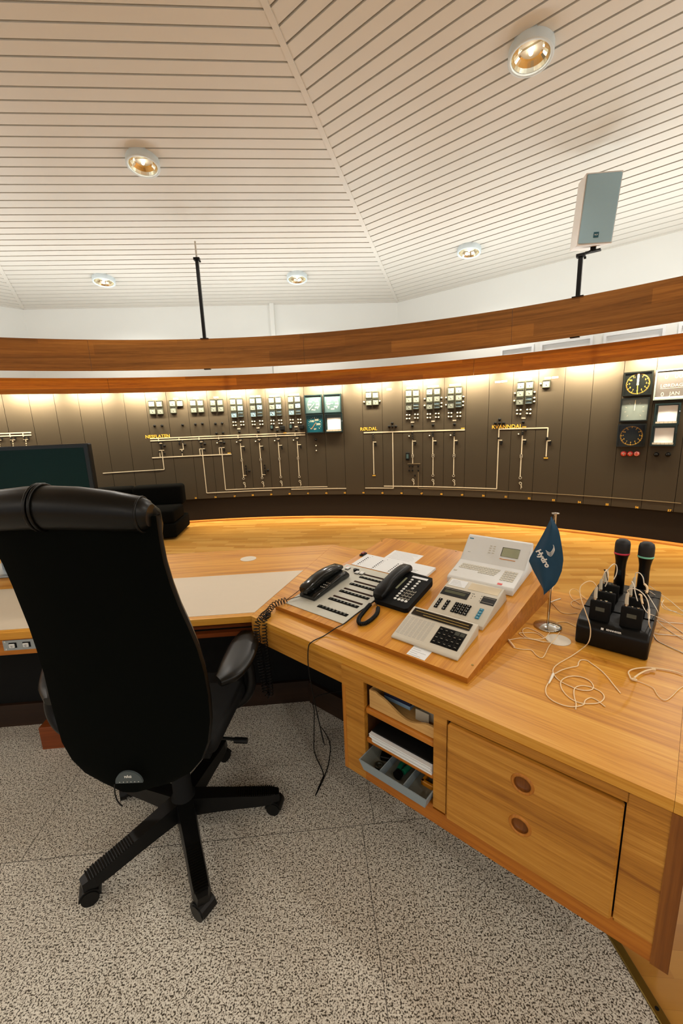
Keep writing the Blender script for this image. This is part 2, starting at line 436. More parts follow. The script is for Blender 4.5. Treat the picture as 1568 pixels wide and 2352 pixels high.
# desk frames
HD = 0.72
P0 = V((-0.423, 1.739, 0))
A2 = math.radians(-40.88)
F1 = Matrix.Translation(P0) @ RZ(A0)
F2 = Matrix.Translation(P0) @ RZ(A2)
E2 = V((math.cos(A2), math.sin(A2), 0)); N2 = V((-math.sin(A2), math.cos(A2), 0))
_sl = (0.857 - 0.74) / 0.87
Tb = (N2 + V((0, 0, _sl))).normalized(); Nb = E2.cross(Tb)
Ob = P0 + E2 * 0.04 + N2 * 0.11 + V((0, 0, 0.74))
FB = Matrix(((E2.x, Tb.x, Nb.x, Ob.x), (E2.y, Tb.y, Nb.y, Ob.y), (E2.z, Tb.z, Nb.z, Ob.z), (0, 0, 0, 1)))
def pb(x, y, h=0.0):     # pixel -> board coordinates (s, t)
    q = FB.inverted() @ onplane(x, y, Ob + Nb * h, Nb); return (q.x, q.y)

# ================================================================== STRUCTURE
def ngon(c, ap, n=8, a0=A0 + pi / 2, z=0):
    R = ap / math.cos(pi / n)
    return [V((c.x + R * math.cos(a0 + pi / n + 2 * pi * i / n), c.y + R * math.sin(a0 + pi / n + 2 * pi * i / n), z)) for i in range(n)]

# parquet floor (world-positioned shader)
b = MB(); pts = ngon(CC, 9.2, 8); b.prism([(p.x, p.y) for p in pts], -0.12, -0.004)
tag(b.build('floor', 'parquet'), kind='structure')
# granite field inside the desk ring
e1 = V((math.cos(A0), math.sin(A0), 0)); n1 = V((-e1.y, e1.x, 0))
b = MB()
TX0, TX1 = V((0.749, 1.04, 0)), V((0.772, 0.76, 0))
tdir = (TX1 - TX0).normalized()
gp = [P0 + n1 * 0.40 - e1 * 2.6, P0 + n1 * 0.40 + e1 * 0.22, P0 + N2 * 0.43 + E2 * 0.75, TX0 - tdir * 0.28, TX0 + tdir * 3.4, V((-3.2, -2.2, 0)), V((-3.6, 0.5, 0))]
b.prism([(p.x, p.y) for p in gp], -0.1, 0.0)
tag(b.build('floor_granite', 'granite'), kind='structure')
# brass trim along the granite edge
b = MB()
X = Matrix.Translation(TX0) @ RZ(math.atan2(tdir.y, tdir.x))
b.box(-0.3, 3.4, 0.0, 0.026, -0.004, 0.006, 0, 0.002, X=X)
for i in range(10): b.cyl((0.035 + 0.205 * i, 0.013, 0.006), (0.035 + 0.205 * i, 0.013, 0.0068), 0.005, mat=1, n=10, X=X)
tag(b.build('trim_1', ['brass', 'black_matte']), kind='structure')

# curved helper
def arc_strip(b, R, th0, th1, z0, z1, thick, n, mat=0, inner_uv=True, c=None):
    c = c or WC
    vs, uv = [], []
    for i in range(n + 1):
        th = th0 + (th1 - th0) * i / n; a = math.radians(th); u = R * math.radians(th)
        for RR, z in ((R, z0), (R, z1), (R + thick, z1), (R + thick, z0)):
            vs.append((c.x + RR * math.sin(a), c.y + RR * math.cos(a), z)); uv.append((u, z + (thick if RR > R else 0)))
    fs = []
    for i in range(n):
        k = i * 4
        for j in range(4): fs.append((k + j, k + 4 + j, k + 4 + (j + 1) % 4, k + (j + 1) % 4))
    fs.append((0, 1, 2, 3)); m = n * 4; fs.append((m + 3, m + 2, m + 1, m))
    if b.uv is None: b.uv = []
    b.uv += uv
    b.add(vs, fs, mat, False); return b

# control wall: individual panels with open seams over a dark backing
b = MB()
for k in range(-24, 16):
    th0 = 12.2 + 2.4 * k + 0.02; th1 = th0 + 2.4 - 0.04
    arc_strip(b, R_PAN, th0, th1, 0.385, 2.32, 0.012, 4)
arc_strip(b, R_PAN + 0.014, 12.2 - 2.4 * 24, 12.2 + 2.4 * 16, 0.385, 2.32, 0.02, 80, 1)
wall = tag(b.build('wall_front', ['panel', 'seam']), kind='structure')
b = MB(); arc_strip(b, R_PAN + 0.02, -46, 52, 0.0, 0.385, 0.03, 90)
tag(b.build('baseboard_front', 'plinth'), kind='structure')
b = MB(); arc_strip(b, R_PAN - 0.075, -46, 52, -0.004, 0.018, 0.09, 90)
tag(b.build('trim_2', wood('floor_edge_strip', (150, 92, 32), (186, 122, 52), (206, 144, 70), 0.4, coord='UV')), kind='structure')
# timber bands
for i, (a, c_) in enumerate(((-46, -15.3), (-15.3, 7.0), (7.0, 27.6), (27.6, 52))):
    b = MB(); arc_strip(b, R_LOW, a + .015, c_ - .015, 2.12, 2.34, 0.022, 40)
    tag(b.build('trim_%d' % (3 + i), 'band_low'), kind='structure')
b = MB(); arc_strip(b, R_LOW + 0.022, -46, 52, 2.30, 2.33, 0.24, 80)
tag(b.build('trim_11', 'panel'), kind='structure')
for i, (a, c_) in enumerate(((-46, -15.6), (-15.6, 9.2), (9.2, 32.2), (32.2, 52))):
    b = MB(); arc_strip(b, R_UP, a + .015, c_ - .015, 2.365, 2.76, 0.035, 40)
    tag(b.build('trim_%d' % (7 + i), 'band_up'), kind='structure')

# outer octagon wall with windows on the right facet
corners = ngon(CC, AP + 0.03, 8)
def facet_dir(k): return A0 + pi / 2 - k * pi / 4     # k=0 faces us, k=1 right facet ...
names = {0: 'wall_back', 1: 'wall_right', -1: 'wall_left', 2: 'wall_far_right', -2: 'wall_far_left'}
def facet_frame(k, ap):
    a = facet_dir(k); n = V((math.cos(a), math.sin(a), 0)); p = CC + n * ap; x = V((math.sin(a), -math.cos(a), 0))  # x to the right, y up, z to the room
    return Matrix(((x.x, 0, -n.x, p.x), (x.y, 0, -n.y, p.y), (0, 1, 0, 0), (0, 0, 0, 1)))
HW = (AP + 0.03) * math.tan(pi / 8)
WIN = []
FW2 = facet_frame(1, AP + 0.03)
def wx(px, py):
    q = FW2.inverted() @ onplane(px, py, FW2.translation, FW2.to_3x3() @ V((0, 0, 1))); return q.x, q.y
xs = [wx(1150, 800)[0], wx(1227, 790)[0], wx(1241, 787)[0], wx(1362, 772)[0], wx(1387, 768)[0], wx(1530, 749)[0], wx(1559, 743)[0]]
wz = wx(1300, 780)[1]
WZ1 = wz; WZ0 = 1.2
wins = [(xs[0], xs[1]), (xs[2], xs[3]), (xs[4], xs[5]), (xs[6], xs[6] + (xs[5] - xs[4]))]
for k in (0, 1, -1, 2, -2):
    b = MB(); Xf = facet_frame(k, AP + 0.03); hw = HW + 0.02
    if k != 1:
        b.box(-hw, hw, 0, Z_EAVE + 0.05, -0.15, 0, X=Xf)
    else:
        b.box(-hw, hw, 0, WZ0, -0.15, 0, X=Xf); b.box(-hw, hw, WZ1, Z_EAVE + 0.05, -0.15, 0, X=Xf)
        e = [-hw] + [q for p_ in wins for q in p_] + [hw]
        for i in range(0, len(e), 2): b.box(e[i], e[i + 1], WZ0, WZ1, -0.15, 0, X=Xf)
    if k == 0:
        for pxx in (626, 745):
            q = Xf.inverted() @ onplane(pxx, 740, Xf.translation, Xf.to_3x3() @ V((0, 0, 1)))
            if pxx == 626: b.box(q.x - 0.04, q.x + 0.04, 0, Z_EAVE, 0, 0.05, X=Xf)
    tag(b.build(names[k], 'white_wall'), kind='structure')
for i, (xa, xb) in enumerate(wins):
    b = MB(); t = 0.035
    b.box(xa, xb, WZ1 - t, WZ1, -0.1, 0.02, X=FW2); b.box(xa, xb, WZ0, WZ0 + t, -0.1, 0.02, X=FW2)
    b.box(xa, xa + t, WZ0 + t, WZ1 - t, -0.1, 0.02, X=FW2); b.box(xb - t, xb, WZ0 + t, WZ1 - t, -0.1, 0.02, X=FW2)
    o = tag(b.build('window_%d' % (i + 1), 'frame_white'), kind='structure')
    b = MB(); b.box(xa + t, xb - t, WZ0 + t, WZ1 - t, -0.04, -0.03, X=FW2); b.build('window_pane', 'pane', o)

# ceiling: eight sloped facets of slats, dark void above, mitre bars
b = MB()
PITCHS = 0.1255
nrow = int(AP / PITCHS) - 2
tan8 = math.tan(pi / 8); cs = math.cos(math.atan(SLOPE))
for k in range(8):
    a = facet_dir(k); n = V((math.cos(a), math.sin(a), 0)); x = V((math.sin(a), -math.cos(a), 0))
    def pt(ap, side, dz): return CC + n * ap + x * (side * (ap * tan8 - 0.024)) + V((0, 0, Z_EAVE + (AP - ap) * SLOPE + dz))
    for i in range(nrow):
        a1 = AP - i * PITCHS - 0.002; a0_ = a1 - PITCHS + 0.018
        if a0_ < 0.3: break
        lo = [pt(a1, -1, 0), pt(a1, 1, 0), pt(a0_, 1, 0), pt(a0_, -1, 0)]
        up = [p + V((0, 0, 0.028)) for p in lo]
        b.add(lo + up, [(0, 1, 2, 3), (0, 4, 5, 1), (2, 6, 7, 3), (1, 5, 6, 2), (3, 7, 4, 0)], 0)
    tri = [pt(AP, -1, 0.06) - x * 0.02, pt(AP, 1, 0.06) + x * 0.02, V((CC.x, CC.y, Z_EAVE + AP * SLOPE + 0.06))]
    b.add(tri, [(0, 1, 2)], 1)
    # mitre bar along the hip on the right of this facet
    R8 = AP / math.cos(pi / 8); ah = a - pi / 8
    h0 = V((CC.x + R8 * math.cos(ah), CC.y + R8 * math.sin(ah), Z_EAVE)); h1 = V((CC.x, CC.y, Z_EAVE + AP * SLOPE))
    dd = (h1 - h0).normalized(); sd = V((-math.sin(ah), math.cos(ah), 0)) * 0.026
    vs = [h0 + sd, h0 - sd, h1 - sd, h1 + sd]; vs2 = [v - V((0, 0, 0.008)) for v in vs]
    vs = [v + V((0, 0, 0.05)) for v in vs]
    b.add(vs2 + vs, [(0, 3, 2, 1), (0, 1, 5, 4), (2, 3, 7, 6), (0, 4, 7, 3), (1, 2, 6, 5)], 0)
tag(b.build('ceiling', ['slat', 'void']), kind='structure')
# narrow shadow fillet where the ceiling meets the wall
b = MB()
for k in (0, 1, -1, 2, -2):
    b.box(-HW, HW, Z_EAVE - 0.02, Z_EAVE + 0.02, 0, 0.03, X=facet_frame(k, AP + 0.03))
tag(b.build('trim_12', 'slat'), kind='structure')

# ================================================================== CEILING LAMPS
def ceil_frame(k, ap, side):
    a = facet_dir(k); n = V((math.cos(a), math.sin(a), 0)); x = V((math.sin(a), -math.cos(a), 0))
    p = CC + n * ap + x * side + V((0, 0, Z_EAVE + (AP - ap) * SLOPE))
    y = (n - V((0, 0, SLOPE))).normalized(); z = x.cross(y)
    if z.z > 0: z = -z; x = -x
    return Matrix(((x.x, y.x, z.x, p.x), (x.y, y.y, z.y, p.y), (x.z, y.z, z.z, p.z), (0, 0, 0, 1)))
lp = thing('ceiling_lamp', '', 'ceiling lamp', I4)
b = MB(); b.lathe([(0.168, -0.012), (0.168, 0.066), (0.160, 0.072), (0.146, 0.072), (0.142, 0.064), (0.142, -0.01)], 40)
l_ring = b.build('housing', 'lamp_ring', lp)
b = MB(); nf = 30
rows = []
for r, z in ((0.140, 0.055), (0.125, 0.030), (0.095, 0.005), (0.05, -0.012), (0.012, -0.015)):
    rows.append([(r * math.cos(2 * pi * i / nf), r * math.sin(2 * pi * i / nf), z) for i in range(nf)])
b.grid(rows, 0, False, closed=True); l_ref = b.build('reflector', 'reflector', lp)
b = MB(); b.cyl((0, 0, -0.05), (0, 0, 0.03), 0.016, n=12); b.sphere((0, 0, 0.03), 0.016, n=8); l_bulb = b.build('bulb', 'bulb', lp)
used = []
spots = []
for k in range(8):
    spots.append((k, 4.05 * 1.216, 0.0)); spots.append((k, 7.30, -1.545)); spots.append((k, 7.30, 1.545))
lamp_lab = {(0, 0): 'round white ceiling lamp with gold reflector, alone in the middle of the left ceiling slope',
            (0, -1): 'small round ceiling lamp low on the left ceiling slope, leftmost of the far lamps',
            (0, 1): 'small round ceiling lamp between the black pole and the ceiling ridge',
            (1, -1): 'small round ceiling lamp on the right ceiling slope, left of the loudspeaker',
            (1, 0): 'largest round ceiling lamp with golden reflector, near the top right of the ceiling'}
for k, ap, sd in spots:
    key = (k if k < 4 else k - 8, 0 if sd == 0 else (-1 if sd < 0 else 1))
    lab = lamp_lab.get(key, 'round white ceiling lamp on a ceiling slope outside the photographed view')  # unseen lamps, added on the other facets to light the room
    X = ceil_frame(k, ap, sd)
    inst(lp, [(l_ring, []), (l_ref, []), (l_bulb, [])], X, lab, 'round ceiling lamps', used)
    l = bpy.data.lights.new('lamp_light', 'SPOT'); l.energy = L_LAMP; l.color = (1.0, 0.94, 0.86); l.shadow_soft_size = 0.07
    l.spot_size = math.radians(150); l.spot_blend = 0.8
    lo = bpy.data.objects.new('lamp_light', l); COL.objects.link(lo)
    lo.matrix_world = X @ TR(0, 0, 0.06) @ RX(pi)
# small smoke detector by the left pole
q = None
a = facet_dir(0); nn = V((math.cos(a), math.sin(a), SLOPE)).normalized()
pp = onplane(487, 690, CC + V((math.cos(a), math.sin(a), 0)) * AP + V((0, 0, Z_EAVE)), nn)
b = MB(); b.lathe([(0.05, 0), (0.05, -0.03), (0.03, -0.05), (0.0, -0.055)], 18)
o = b.build('smoke_detector', 'slat', None, Matrix.Translation(pp)); tag(o, 'small white smoke detector on the ceiling edge right of the black pole', 'smoke detector')

# ================================================================== POLES + LOUDSPEAKER
def pole_at(px, py, label, top, name='ceiling_pole'):
    th, z = wp(px, py, R_UP + 0.015)
    X = Matrix.Translation(cylp(th, 2.76, R_UP + 0.015)) @ RZ(-math.radians(th))
    t = thing(name, label, 'pole', X)
    F = X
    b = P(t, F); b.box(-0.055, 0.055, -0.03, 0.045, 0, 0.008); b.build('base_plate', 'black', t)
    b = P(t, F); b.box(-0.02, 0.02, -0.02, 0.02, 0.008, top - 0.03); b.build('pole', 'black', t)
    b = P(t, F); b.box(-0.04, 0.04, -0.03, 0.03, top - 0.03, top); b.cyl((0.03, 0, top - 0.045), (0.05, 0, top - 0.045), 0.012, n=8); b.build('top_clamp', 'black', t)
    b = P(t, F); b.box(-0.045, 0.045, -0.03, 0.02, -0.407, -0.397); b.build('lower_bracket', 'black', t)
    return t, X
t, X = pole_at(470, 779, 'thin black pole standing alone on the upper timber band, left half', 1.02)
b = P(t, X); b.cyl((0, 0, 1.02), (0, 0, 1.22), 0.012, n=10); b.build('white_rod', 'slat', t)['label'] = 'white rod continuing above the clamp'
t, X = pole_at(1327, 677, 'short black pole on the upper timber band under the loudspeaker', 0.415)
b = P(t, X)
b.tube([(0, 0, 0.40), (0.05, 0.06, 0.43), (0.09, 0.13, 0.47)], 0.012, 8)
b.box(0.02, 0.16, 0.10, 0.16, 0.445, 0.458); b.box(0.065, 0.115, 0.11, 0.15, 0.458, 0.53); b.build('speaker_bracket', 'black', t)
# loudspeaker
pc = V((0, 0, 0)); th, z = wp(1376, 480, 6.62); pc = cylp(th, z, 6.62)
to_cam = math.atan2(-pc.y, -pc.x)
ang = to_cam + math.radians(25)
zax = V((math.cos(ang), math.sin(ang), 0)); xax = V((-math.sin(ang), math.cos(ang), 0))
tilt = math.radians(10)
zax = (zax * math.cos(tilt) - V((0, 0, 1)) * math.sin(tilt)).normalized(); yax = zax.cross(xax)
XS = Matrix(((xax.x, yax.x, zax.x, pc.x), (xax.y, yax.y, zax.y, pc.y), (xax.z, yax.z, zax.z, pc.z), (0, 0, 0, 1)))
sp = thing('loudspeaker', 'white wall loudspeaker with pale blue-grey grille, tilted down above the timber band', 'loudspeaker', XS)
b = P(sp, XS)
hw, hh, dp = 0.17, 0.302, 0.32
vs = [(-hw, -hh, 0), (hw, -hh, 0), (hw, hh, 0), (-hw, hh, 0), (-hw * .62, -hh, -dp), (hw * .62, -hh, -dp), (hw * .62, hh, -dp), (-hw * .62, hh, -dp)]
b.add(vs, [(0, 1, 2, 3), (5, 4, 7, 6), (0, 4, 5, 1), (1, 5, 6, 2), (2, 6, 7, 3), (3, 7, 4, 0)]); b.build('cabinet', 'speaker_white', sp)
b = P(sp, XS); b.box(-hw + .008, hw - .008, -hh + .012, hh - .012, 0.001, 0.012, 0, 0.006); g = b.build('grille', 'grille', sp)
b = P(sp, XS); b.box(-0.024, 0.024, -0.245, -0.197, 0.012, 0.016, 0); b.text('RCF', 0.018, TR(0, -0.221, 0.0165), 1); b.build('badge', ['teal_face', 'white'], g)

# ================================================================== CONTROL WALL INSTRUMENTS
def wframe(th, z, off=0.0):
    a = math.radians(th); p = cylp(th, z, R_PAN - off)
    x = V((math.cos(a), -math.sin(a), 0)); zz = V((-math.sin(a), -math.cos(a), 0))
    return Matrix(((x.x, 0, zz.x, p.x), (x.y, 0, zz.y, p.y), (0, 1, 0, p.z), (0, 0, 0, 1)))
c2 = lambda x, y: (330 + x / 3.136, 860 + y / 3.136)
c3 = lambda x, y: (800 + x / 3.136, 840 + y / 3.136)
c1 = lambda x, y: (x / 3.733, 840 + y / 3.733)

# prototypes
def meter_proto(face, w, h, name):
    t = thing(name, '', 'panel meter', I4)
    b = MB(); q = 0.008
    b.box(-w / 2, w / 2, h / 2 - q, h / 2, 0, 0.026); b.box(-w / 2, w / 2, -h / 2, -h / 2 + q, 0, 0.026)
    b.box(-w / 2, -w / 2 + q, -h / 2 + q, h / 2 - q, 0, 0.026); b.box(w / 2 - q, w / 2, -h / 2 + q, h / 2 - q, 0, 0.026)
    k1 = b.build('bezel', 'meter_rim', t)
    b = MB(); b.box(-w / 2 + q, w / 2 - q, -h / 2 + q, h / 2 - q, 0, 0.018)
    if h > 0.06:
        for i in range(11):
            a = math.radians(150 - 12 * i); R = w * .36; c, s = math.cos(a), math.sin(a)
            b.cyl((R * .8 * c, R * .8 * s - .012, 0.0185), (R * c, R * s - .012, 0.0185), 0.0012, n=4, mat=1)
        b.sphere((0, -0.012, 0.018), 0.007, 1, 5)
    else:
        b.box(-w * .36, w * .36, -0.002, 0.001, 0.018, 0.0185, 1)
    k2 = b.build('dial', [face, 'meter_ink'], t)
    b = MB()
    if h > 0.06: b.cyl((0.008, -0.02, 0.020), (-0.018, 0.014, 0.020), 0.0018, n=5)
    else: b.box(-0.02, -0.017, -0.01, 0.01, 0.0185, 0.02)
    k3 = b.build('needle', 'meter_ink', t)
    return t, [(k1, []), (k2, []), (k3, [])]
PM = meter_proto('meter_face', 0.098, 0.098, 'panel_meter'); PMu = []
PB = meter_proto('meter_face_blue', 0.098, 0.098, 'panel_meter'); PBu = []
PN = meter_proto('meter_face_blue', 0.092, 0.045, 'narrow_panel_meter'); PNu = []
groups = [
 ('first meter group left, NESFLATEN', c2, [(56,211,'top left'),(112,211,'top right'),(64,264,'bottom left'),(120,264,'bottom right')], [], 0),
 ('second meter group, NESFLATEN', c2, [(207,208,'top left'),(261,207,'top right'),(214,257,'bottom left')], [], 0),
 ('third meter group, NESFLATEN', c2, [(354,204,'top left'),(407,203,'top right'),(361,254,'bottom left'),(414,251,'bottom right')], [], 0),
 ('fourth meter group, NESFLATEN', c2, [(498,202,'top left'),(550,200,'top right'),(503,248,'bottom left'),(556,246,'bottom right')], [], 0),
 ('fifth meter group, NESFLATEN', c2, [(642,195,'top left'),(691,195,'top right'),(647,241,'middle left'),(696,240,'middle right'),(651,290,'bottom left')], [(699,272,'upper'),(701,296,'lower')], 1),
 ('sixth meter group, NESFLATEN', c2, [(782,189,'top left'),(829,187,'top right'),(786,237,'middle left'),(835,233,'middle right'),(790,285,'bottom left')], [(838,270,'upper'),(839,292,'lower')], 1),
 ('seventh meter group, NESFLATEN', c2, [(920,184,'top left'),(969,182,'top right'),(925,231,'middle left'),(972,228,'middle right'),(928,279,'bottom left')], [(975,265,'upper'),(977,288,'lower')], 1),
 ('eighth meter group, NESFLATEN', c2, [(1058,178,'top left'),(1107,176,'top right'),(1062,226,'middle left'),(1110,222,'middle right'),(1065,271,'bottom left')], [(1112,259,'upper'),(1114,280,'lower')], 1),
 ('first meter group, RØLDAL', c3, [(146,210,'top left'),(195,210,'top right'),(148,263,'bottom left'),(197,260,'bottom right')], [], 0),
 ('second meter group, RØLDAL', c3, [(435,196,'top left'),(487,195,'top right'),(436,244,'middle left'),(489,242,'middle right'),(436,297,'bottom left')], [(488,280,'upper'),(488,303,'lower')], 0),
 ('third meter group, RØLDAL', c3, [(584,186,'top left'),(639,183,'top right'),(585,238,'middle left'),(638,234,'middle right'),(584,290,'bottom left')], [(638,270,'upper'),(638,296,'lower')], 0),
 ('fourth meter group, RØLDAL', c3, [(740,178,'top left'),(795,174,'top right'),(738,228,'middle left'),(796,225,'middle right'),(738,283,'bottom left')], [(794,263,'upper'),(794,288,'lower')], 0),
 ('tall meter group, KVANNDAL', c3, [(1242,142,'top left'),(1306,136,'top right'),(1238,198,'middle left'),(1302,192,'middle right'),(1234,256,'bottom left')], [(1300,235,'upper'),(1299,262,'lower')], 0),
 ('lone meter right of KVANNDAL group', c3, [(1425,131,'single')], [], 0)]
for gname, cc, ms, ns, blue in groups:
    for i, (x, y, pos) in enumerate(ms):
        th, z = wp(*cc(x, y)); pr = (PB, PBu) if blue and (i >= 3 or i == 1) else (PM, PMu)
        inst(pr[0][0], pr[0][1], wframe(th, z), 'small square dial meter, %s, %s' % (pos, gname), 'square panel meters on the control wall', pr[1])
    for x, y, pos in ns:
        th, z = wp(*cc(x, y))
        inst(PN[0], PN[1], wframe(th, z), 'narrow %s bar meter at bottom right, %s' % (pos, gname), 'narrow bar meters on the control wall', PNu)

def simple_proto(name, builder, mats, cat):
    b = MB(); builder(b); o = b.build(name, mats); tag(o, '', cat); return o
def lamp_b(b):
    b.lathe([(0.016, 0), (0.016, 0.012), (0.012, 0.014)], 14, 0); b.lathe([(0.012, 0.013), (0.009, 0.022), (0, 0.025)], 14, 1)
def knob_b(b):
    b.lathe([(0.02, 0), (0.02, 0.008), (0.014, 0.012), (0.012, 0.034), (0, 0.036)], 14, 0); b.box(-0.003, 0.003, -0.002, 0.014, 0.034, 0.04, 0)
def tag_b(b): b.box(-0.038, 0.038, -0.013, 0.013, 0, 0.004, 0, 0.003, 1)
def put(proto, used, X, label, group):
    if used: o = proto.copy(); COL.objects.link(o)
    else: o = proto; used.append(1)
    o.matrix_world = X; o['label'] = label; o['group'] = group; return o
pl = simple_proto('indicator_lamp', lamp_b, ['meter_rim', 'lamp_lens'], 'indicator lamp'); plu = []
kn = simple_proto('rotary_knob', knob_b, ['black_matte'], 'knob'); knu = []
tg = simple_proto('label_plate', tag_b, ['tag'], 'label plate'); tgu = []
def quad(cc, pts, gname, side):
    for (x, y), pos in zip(pts, ('upper left', 'upper right', 'lower left', 'lower right')):
        th, z = wp(*cc(x, y)); put(pl, plu, wframe(th, z), 'round indicator lamp, %s of %s cluster under %s' % (pos, side, gname), 'indicator lamps on the control wall')
Q = [
 (4, c2, [(645,345),(662,345),(648,368),(665,367)], [(700,342),(718,342),(703,365),(721,364)], (685,392), (688,414)),
 (5, c2, [(782,340),(799,340),(785,362),(801,362)], [(837,337),(855,337),(839,361),(857,360)], (823,386), (825,411)),
 (6, c2, [(918,334),(936,334),(921,356),(938,356)], [(974,332),(992,332),(976,354),(994,354)], (960,382), (962,405)),
 (7, c2, [(1057,328),(1075,328),(1060,350),(1077,350)], [(1112,326),(1130,326),(1114,348),(1132,348)], (1097,377), (1098,402)),
 (9, c3, [(421,356),(440,356),(421,383),(440,382)], [(480,352),(500,352),(480,378),(500,378)], (461,407), (460,432)),
 (10, c3, [(570,350),(589,350),(570,376),(589,376)], [(630,346),(650,346),(630,372),(650,372)], (609,401), (609,427)),
 (11, c3, [(722,342),(742,342),(722,368),(742,368)], [(785,340),(806,339),(785,366),(806,365)], (763,395), (763,422)),
 (12, c3, [(1215,322),(1240,320),(1214,348),(1238,349)], [(1288,318),(1311,317),(1286,345),(1309,346)], (1260,378), (1258,406))]
for gi, cc, ql, qr, tg_, k_ in Q:
    g = groups[gi][0]
    quad(cc, ql, g, 'left'); quad(cc, qr, g, 'right')
    th, z = wp(*cc(*tg_)); put(tg, tgu, wframe(th, z) @ Matrix.Diagonal((.7, .8, 1, 1)), 'small white label plate below the lamps, %s' % g, 'label plates on the control wall')
    th, z = wp(*cc(*k_)); put(kn, knu, wframe(th, z), 'black rotary knob below the lamps, %s' % g, 'rotary knobs on the control wall')
side_l = [(8,113,262,'left'),(8,226,256,'right'),(10,550,240,'upper left'),(10,671,232,'upper right'),(10,549,288,'lower left'),(10,671,270,'middle right'),(10,670,295,'lower right'),
 (11,704,231,'upper left'),(11,828,224,'upper right'),(11,704,283,'lower left'),(11,827,261,'middle right'),(11,826,287,'lower right'),(12,1200,200,'upper left'),(12,1341,191,'upper right'),(12,1195,254,'lower left'),(12,1339,233,'middle right'),(12,1338,259,'lower right'),(13,1386,131,'left')]
for gi, x, y, s_ in side_l:
    th, z = wp(*c3(x, y)); put(pl, plu, wframe(th, z), 'round indicator lamp beside the dials, %s side, %s' % (s_, groups[gi][0]), 'indicator lamps on the control wall')
kl = [(c2,78,370,'left of two under the first meter group'),(c2,131,369,'right of two under the first meter group'),(c2,280,364,'single one under the second meter group'),
 (c2,372,359,'left of two under the third meter group'),(c2,422,355,'right of two under the third meter group'),(c2,516,355,'upper left under the fourth meter group'),(c2,564,352,'upper right under the fourth meter group'),
 (c2,524,425,'lower left under the fourth meter group'),(c2,571,421,'lower right under the fourth meter group'),(c2,1239,470,'under the round kV dial'),
 (c2,150,514,'right of the first NESFLATEN feeder'),(c2,297,506,'right of the second NESFLATEN feeder'),(c2,440,500,'right of the third NESFLATEN feeder'),(c2,579,493,'right of the fourth NESFLATEN feeder'),
 (c2,760,695,'low, right of the fifth NESFLATEN feeder'),(c2,894,690,'low, right of the sixth NESFLATEN feeder'),
 (c3,315,414,'top of the four right of RØLDAL lettering'),(c3,293,438,'left of the four right of RØLDAL lettering'),(c3,316,438,'centre of the four right of RØLDAL lettering'),(c3,341,437,'right of the four right of RØLDAL lettering'),
 (c3,1088,387,'top of the four above KVANNDAL lettering'),(c3,1058,414,'left of the four above KVANNDAL lettering'),(c3,1088,413,'centre of the four above KVANNDAL lettering'),(c3,1117,413,'right of the four above KVANNDAL lettering')]
for cc, x, y, s_ in kl:
    th, z = wp(*cc(x, y)); put(kn, knu, wframe(th, z), 'black rotary knob, %s' % s_, 'rotary knobs on the control wall')
for px, s_ in ((1507, 'left'), (1534, 'right')):
    th, z = wp(px, 1044); put(kn, knu, wframe(th, z) @ Matrix.Scale(1.3, 4), 'black rotary knob, %s of two under the chart recorders' % s_, 'rotary knobs on the control wall')
for cc, x, y, s_ in ((c2,529,494,'left of the fourth NESFLATEN feeder'),(c2,670,488,'left of the fifth NESFLATEN feeder'),(c2,806,483,'left of the sixth NESFLATEN feeder'),(c2,943,478,'left of the seventh NESFLATEN feeder'),(c2,1079,474,'left of the eighth NESFLATEN feeder'),
   (c2,1241,514,'upper of two under the kV dial'),(c2,1243,549,'lower of two under the kV dial'),(c3,437,508,'left of the second RØLDAL feeder'),(c3,584,504,'left of the third RØLDAL feeder'),(c3,736,501,'left of the fourth RØLDAL feeder'),(c3,1225,493,'left of the middle KVANNDAL feeder')):
    th, z = wp(*cc(x, y)); put(pl, plu, wframe(th, z) @ Matrix.Scale(.8, 4), 'small indicator lamp %s' % s_, 'indicator lamps on the control wall')
tl = [(c2,80,178,'above the first NESFLATEN meter group'),(c2,230,175,'above the second NESFLATEN meter group'),(c2,377,171,'above the third NESFLATEN meter group'),(c2,520,166,'above the fourth NESFLATEN meter group'),
 (c2,643,162,'left one above the fifth NESFLATEN group'),(c2,683,160,'right one above the fifth NESFLATEN group'),(c2,783,158,'left one above the sixth NESFLATEN group'),(c2,822,156,'right one above the sixth NESFLATEN group'),
 (c2,922,156,'left one above the seventh NESFLATEN group'),(c2,961,153,'right one above the seventh NESFLATEN group'),(c2,1065,147,'left one above the eighth NESFLATEN group'),(c2,1102,145,'right one above the eighth NESFLATEN group'),
 (c3,147,180,'left one above the first RØLDAL group'),(c3,188,176,'right one above the first RØLDAL group'),(c3,292,170,'alone on the blank panel beside RØLDAL meters'),(c3,438,160,'left one above the second RØLDAL group'),(c3,480,157,'right one above the second RØLDAL group'),
 (c3,590,150,'left one above the third RØLDAL group'),(c3,631,147,'right one above the third RØLDAL group'),(c3,747,140,'left one above the fourth RØLDAL group'),(c3,788,136,'right one above the fourth RØLDAL group'),
 (c3,1076,117,'left one on the panel above KVANNDAL lettering'),(c3,1122,112,'right one on the panel above KVANNDAL lettering'),(c3,1251,101,'left one above the tall KVANNDAL group'),(c3,1299,97,'right one above the tall KVANNDAL group'),
 (c3,1435,89,'left one above the lone KVANNDAL meter'),(c3,1488,84,'right one above the lone KVANNDAL meter')]
for cc, x, y, s_ in tl:
    th, z = wp(*cc(x, y)); put(tg, tgu, wframe(th, z), 'small white label plate, %s' % s_, 'label plates on the control wall')
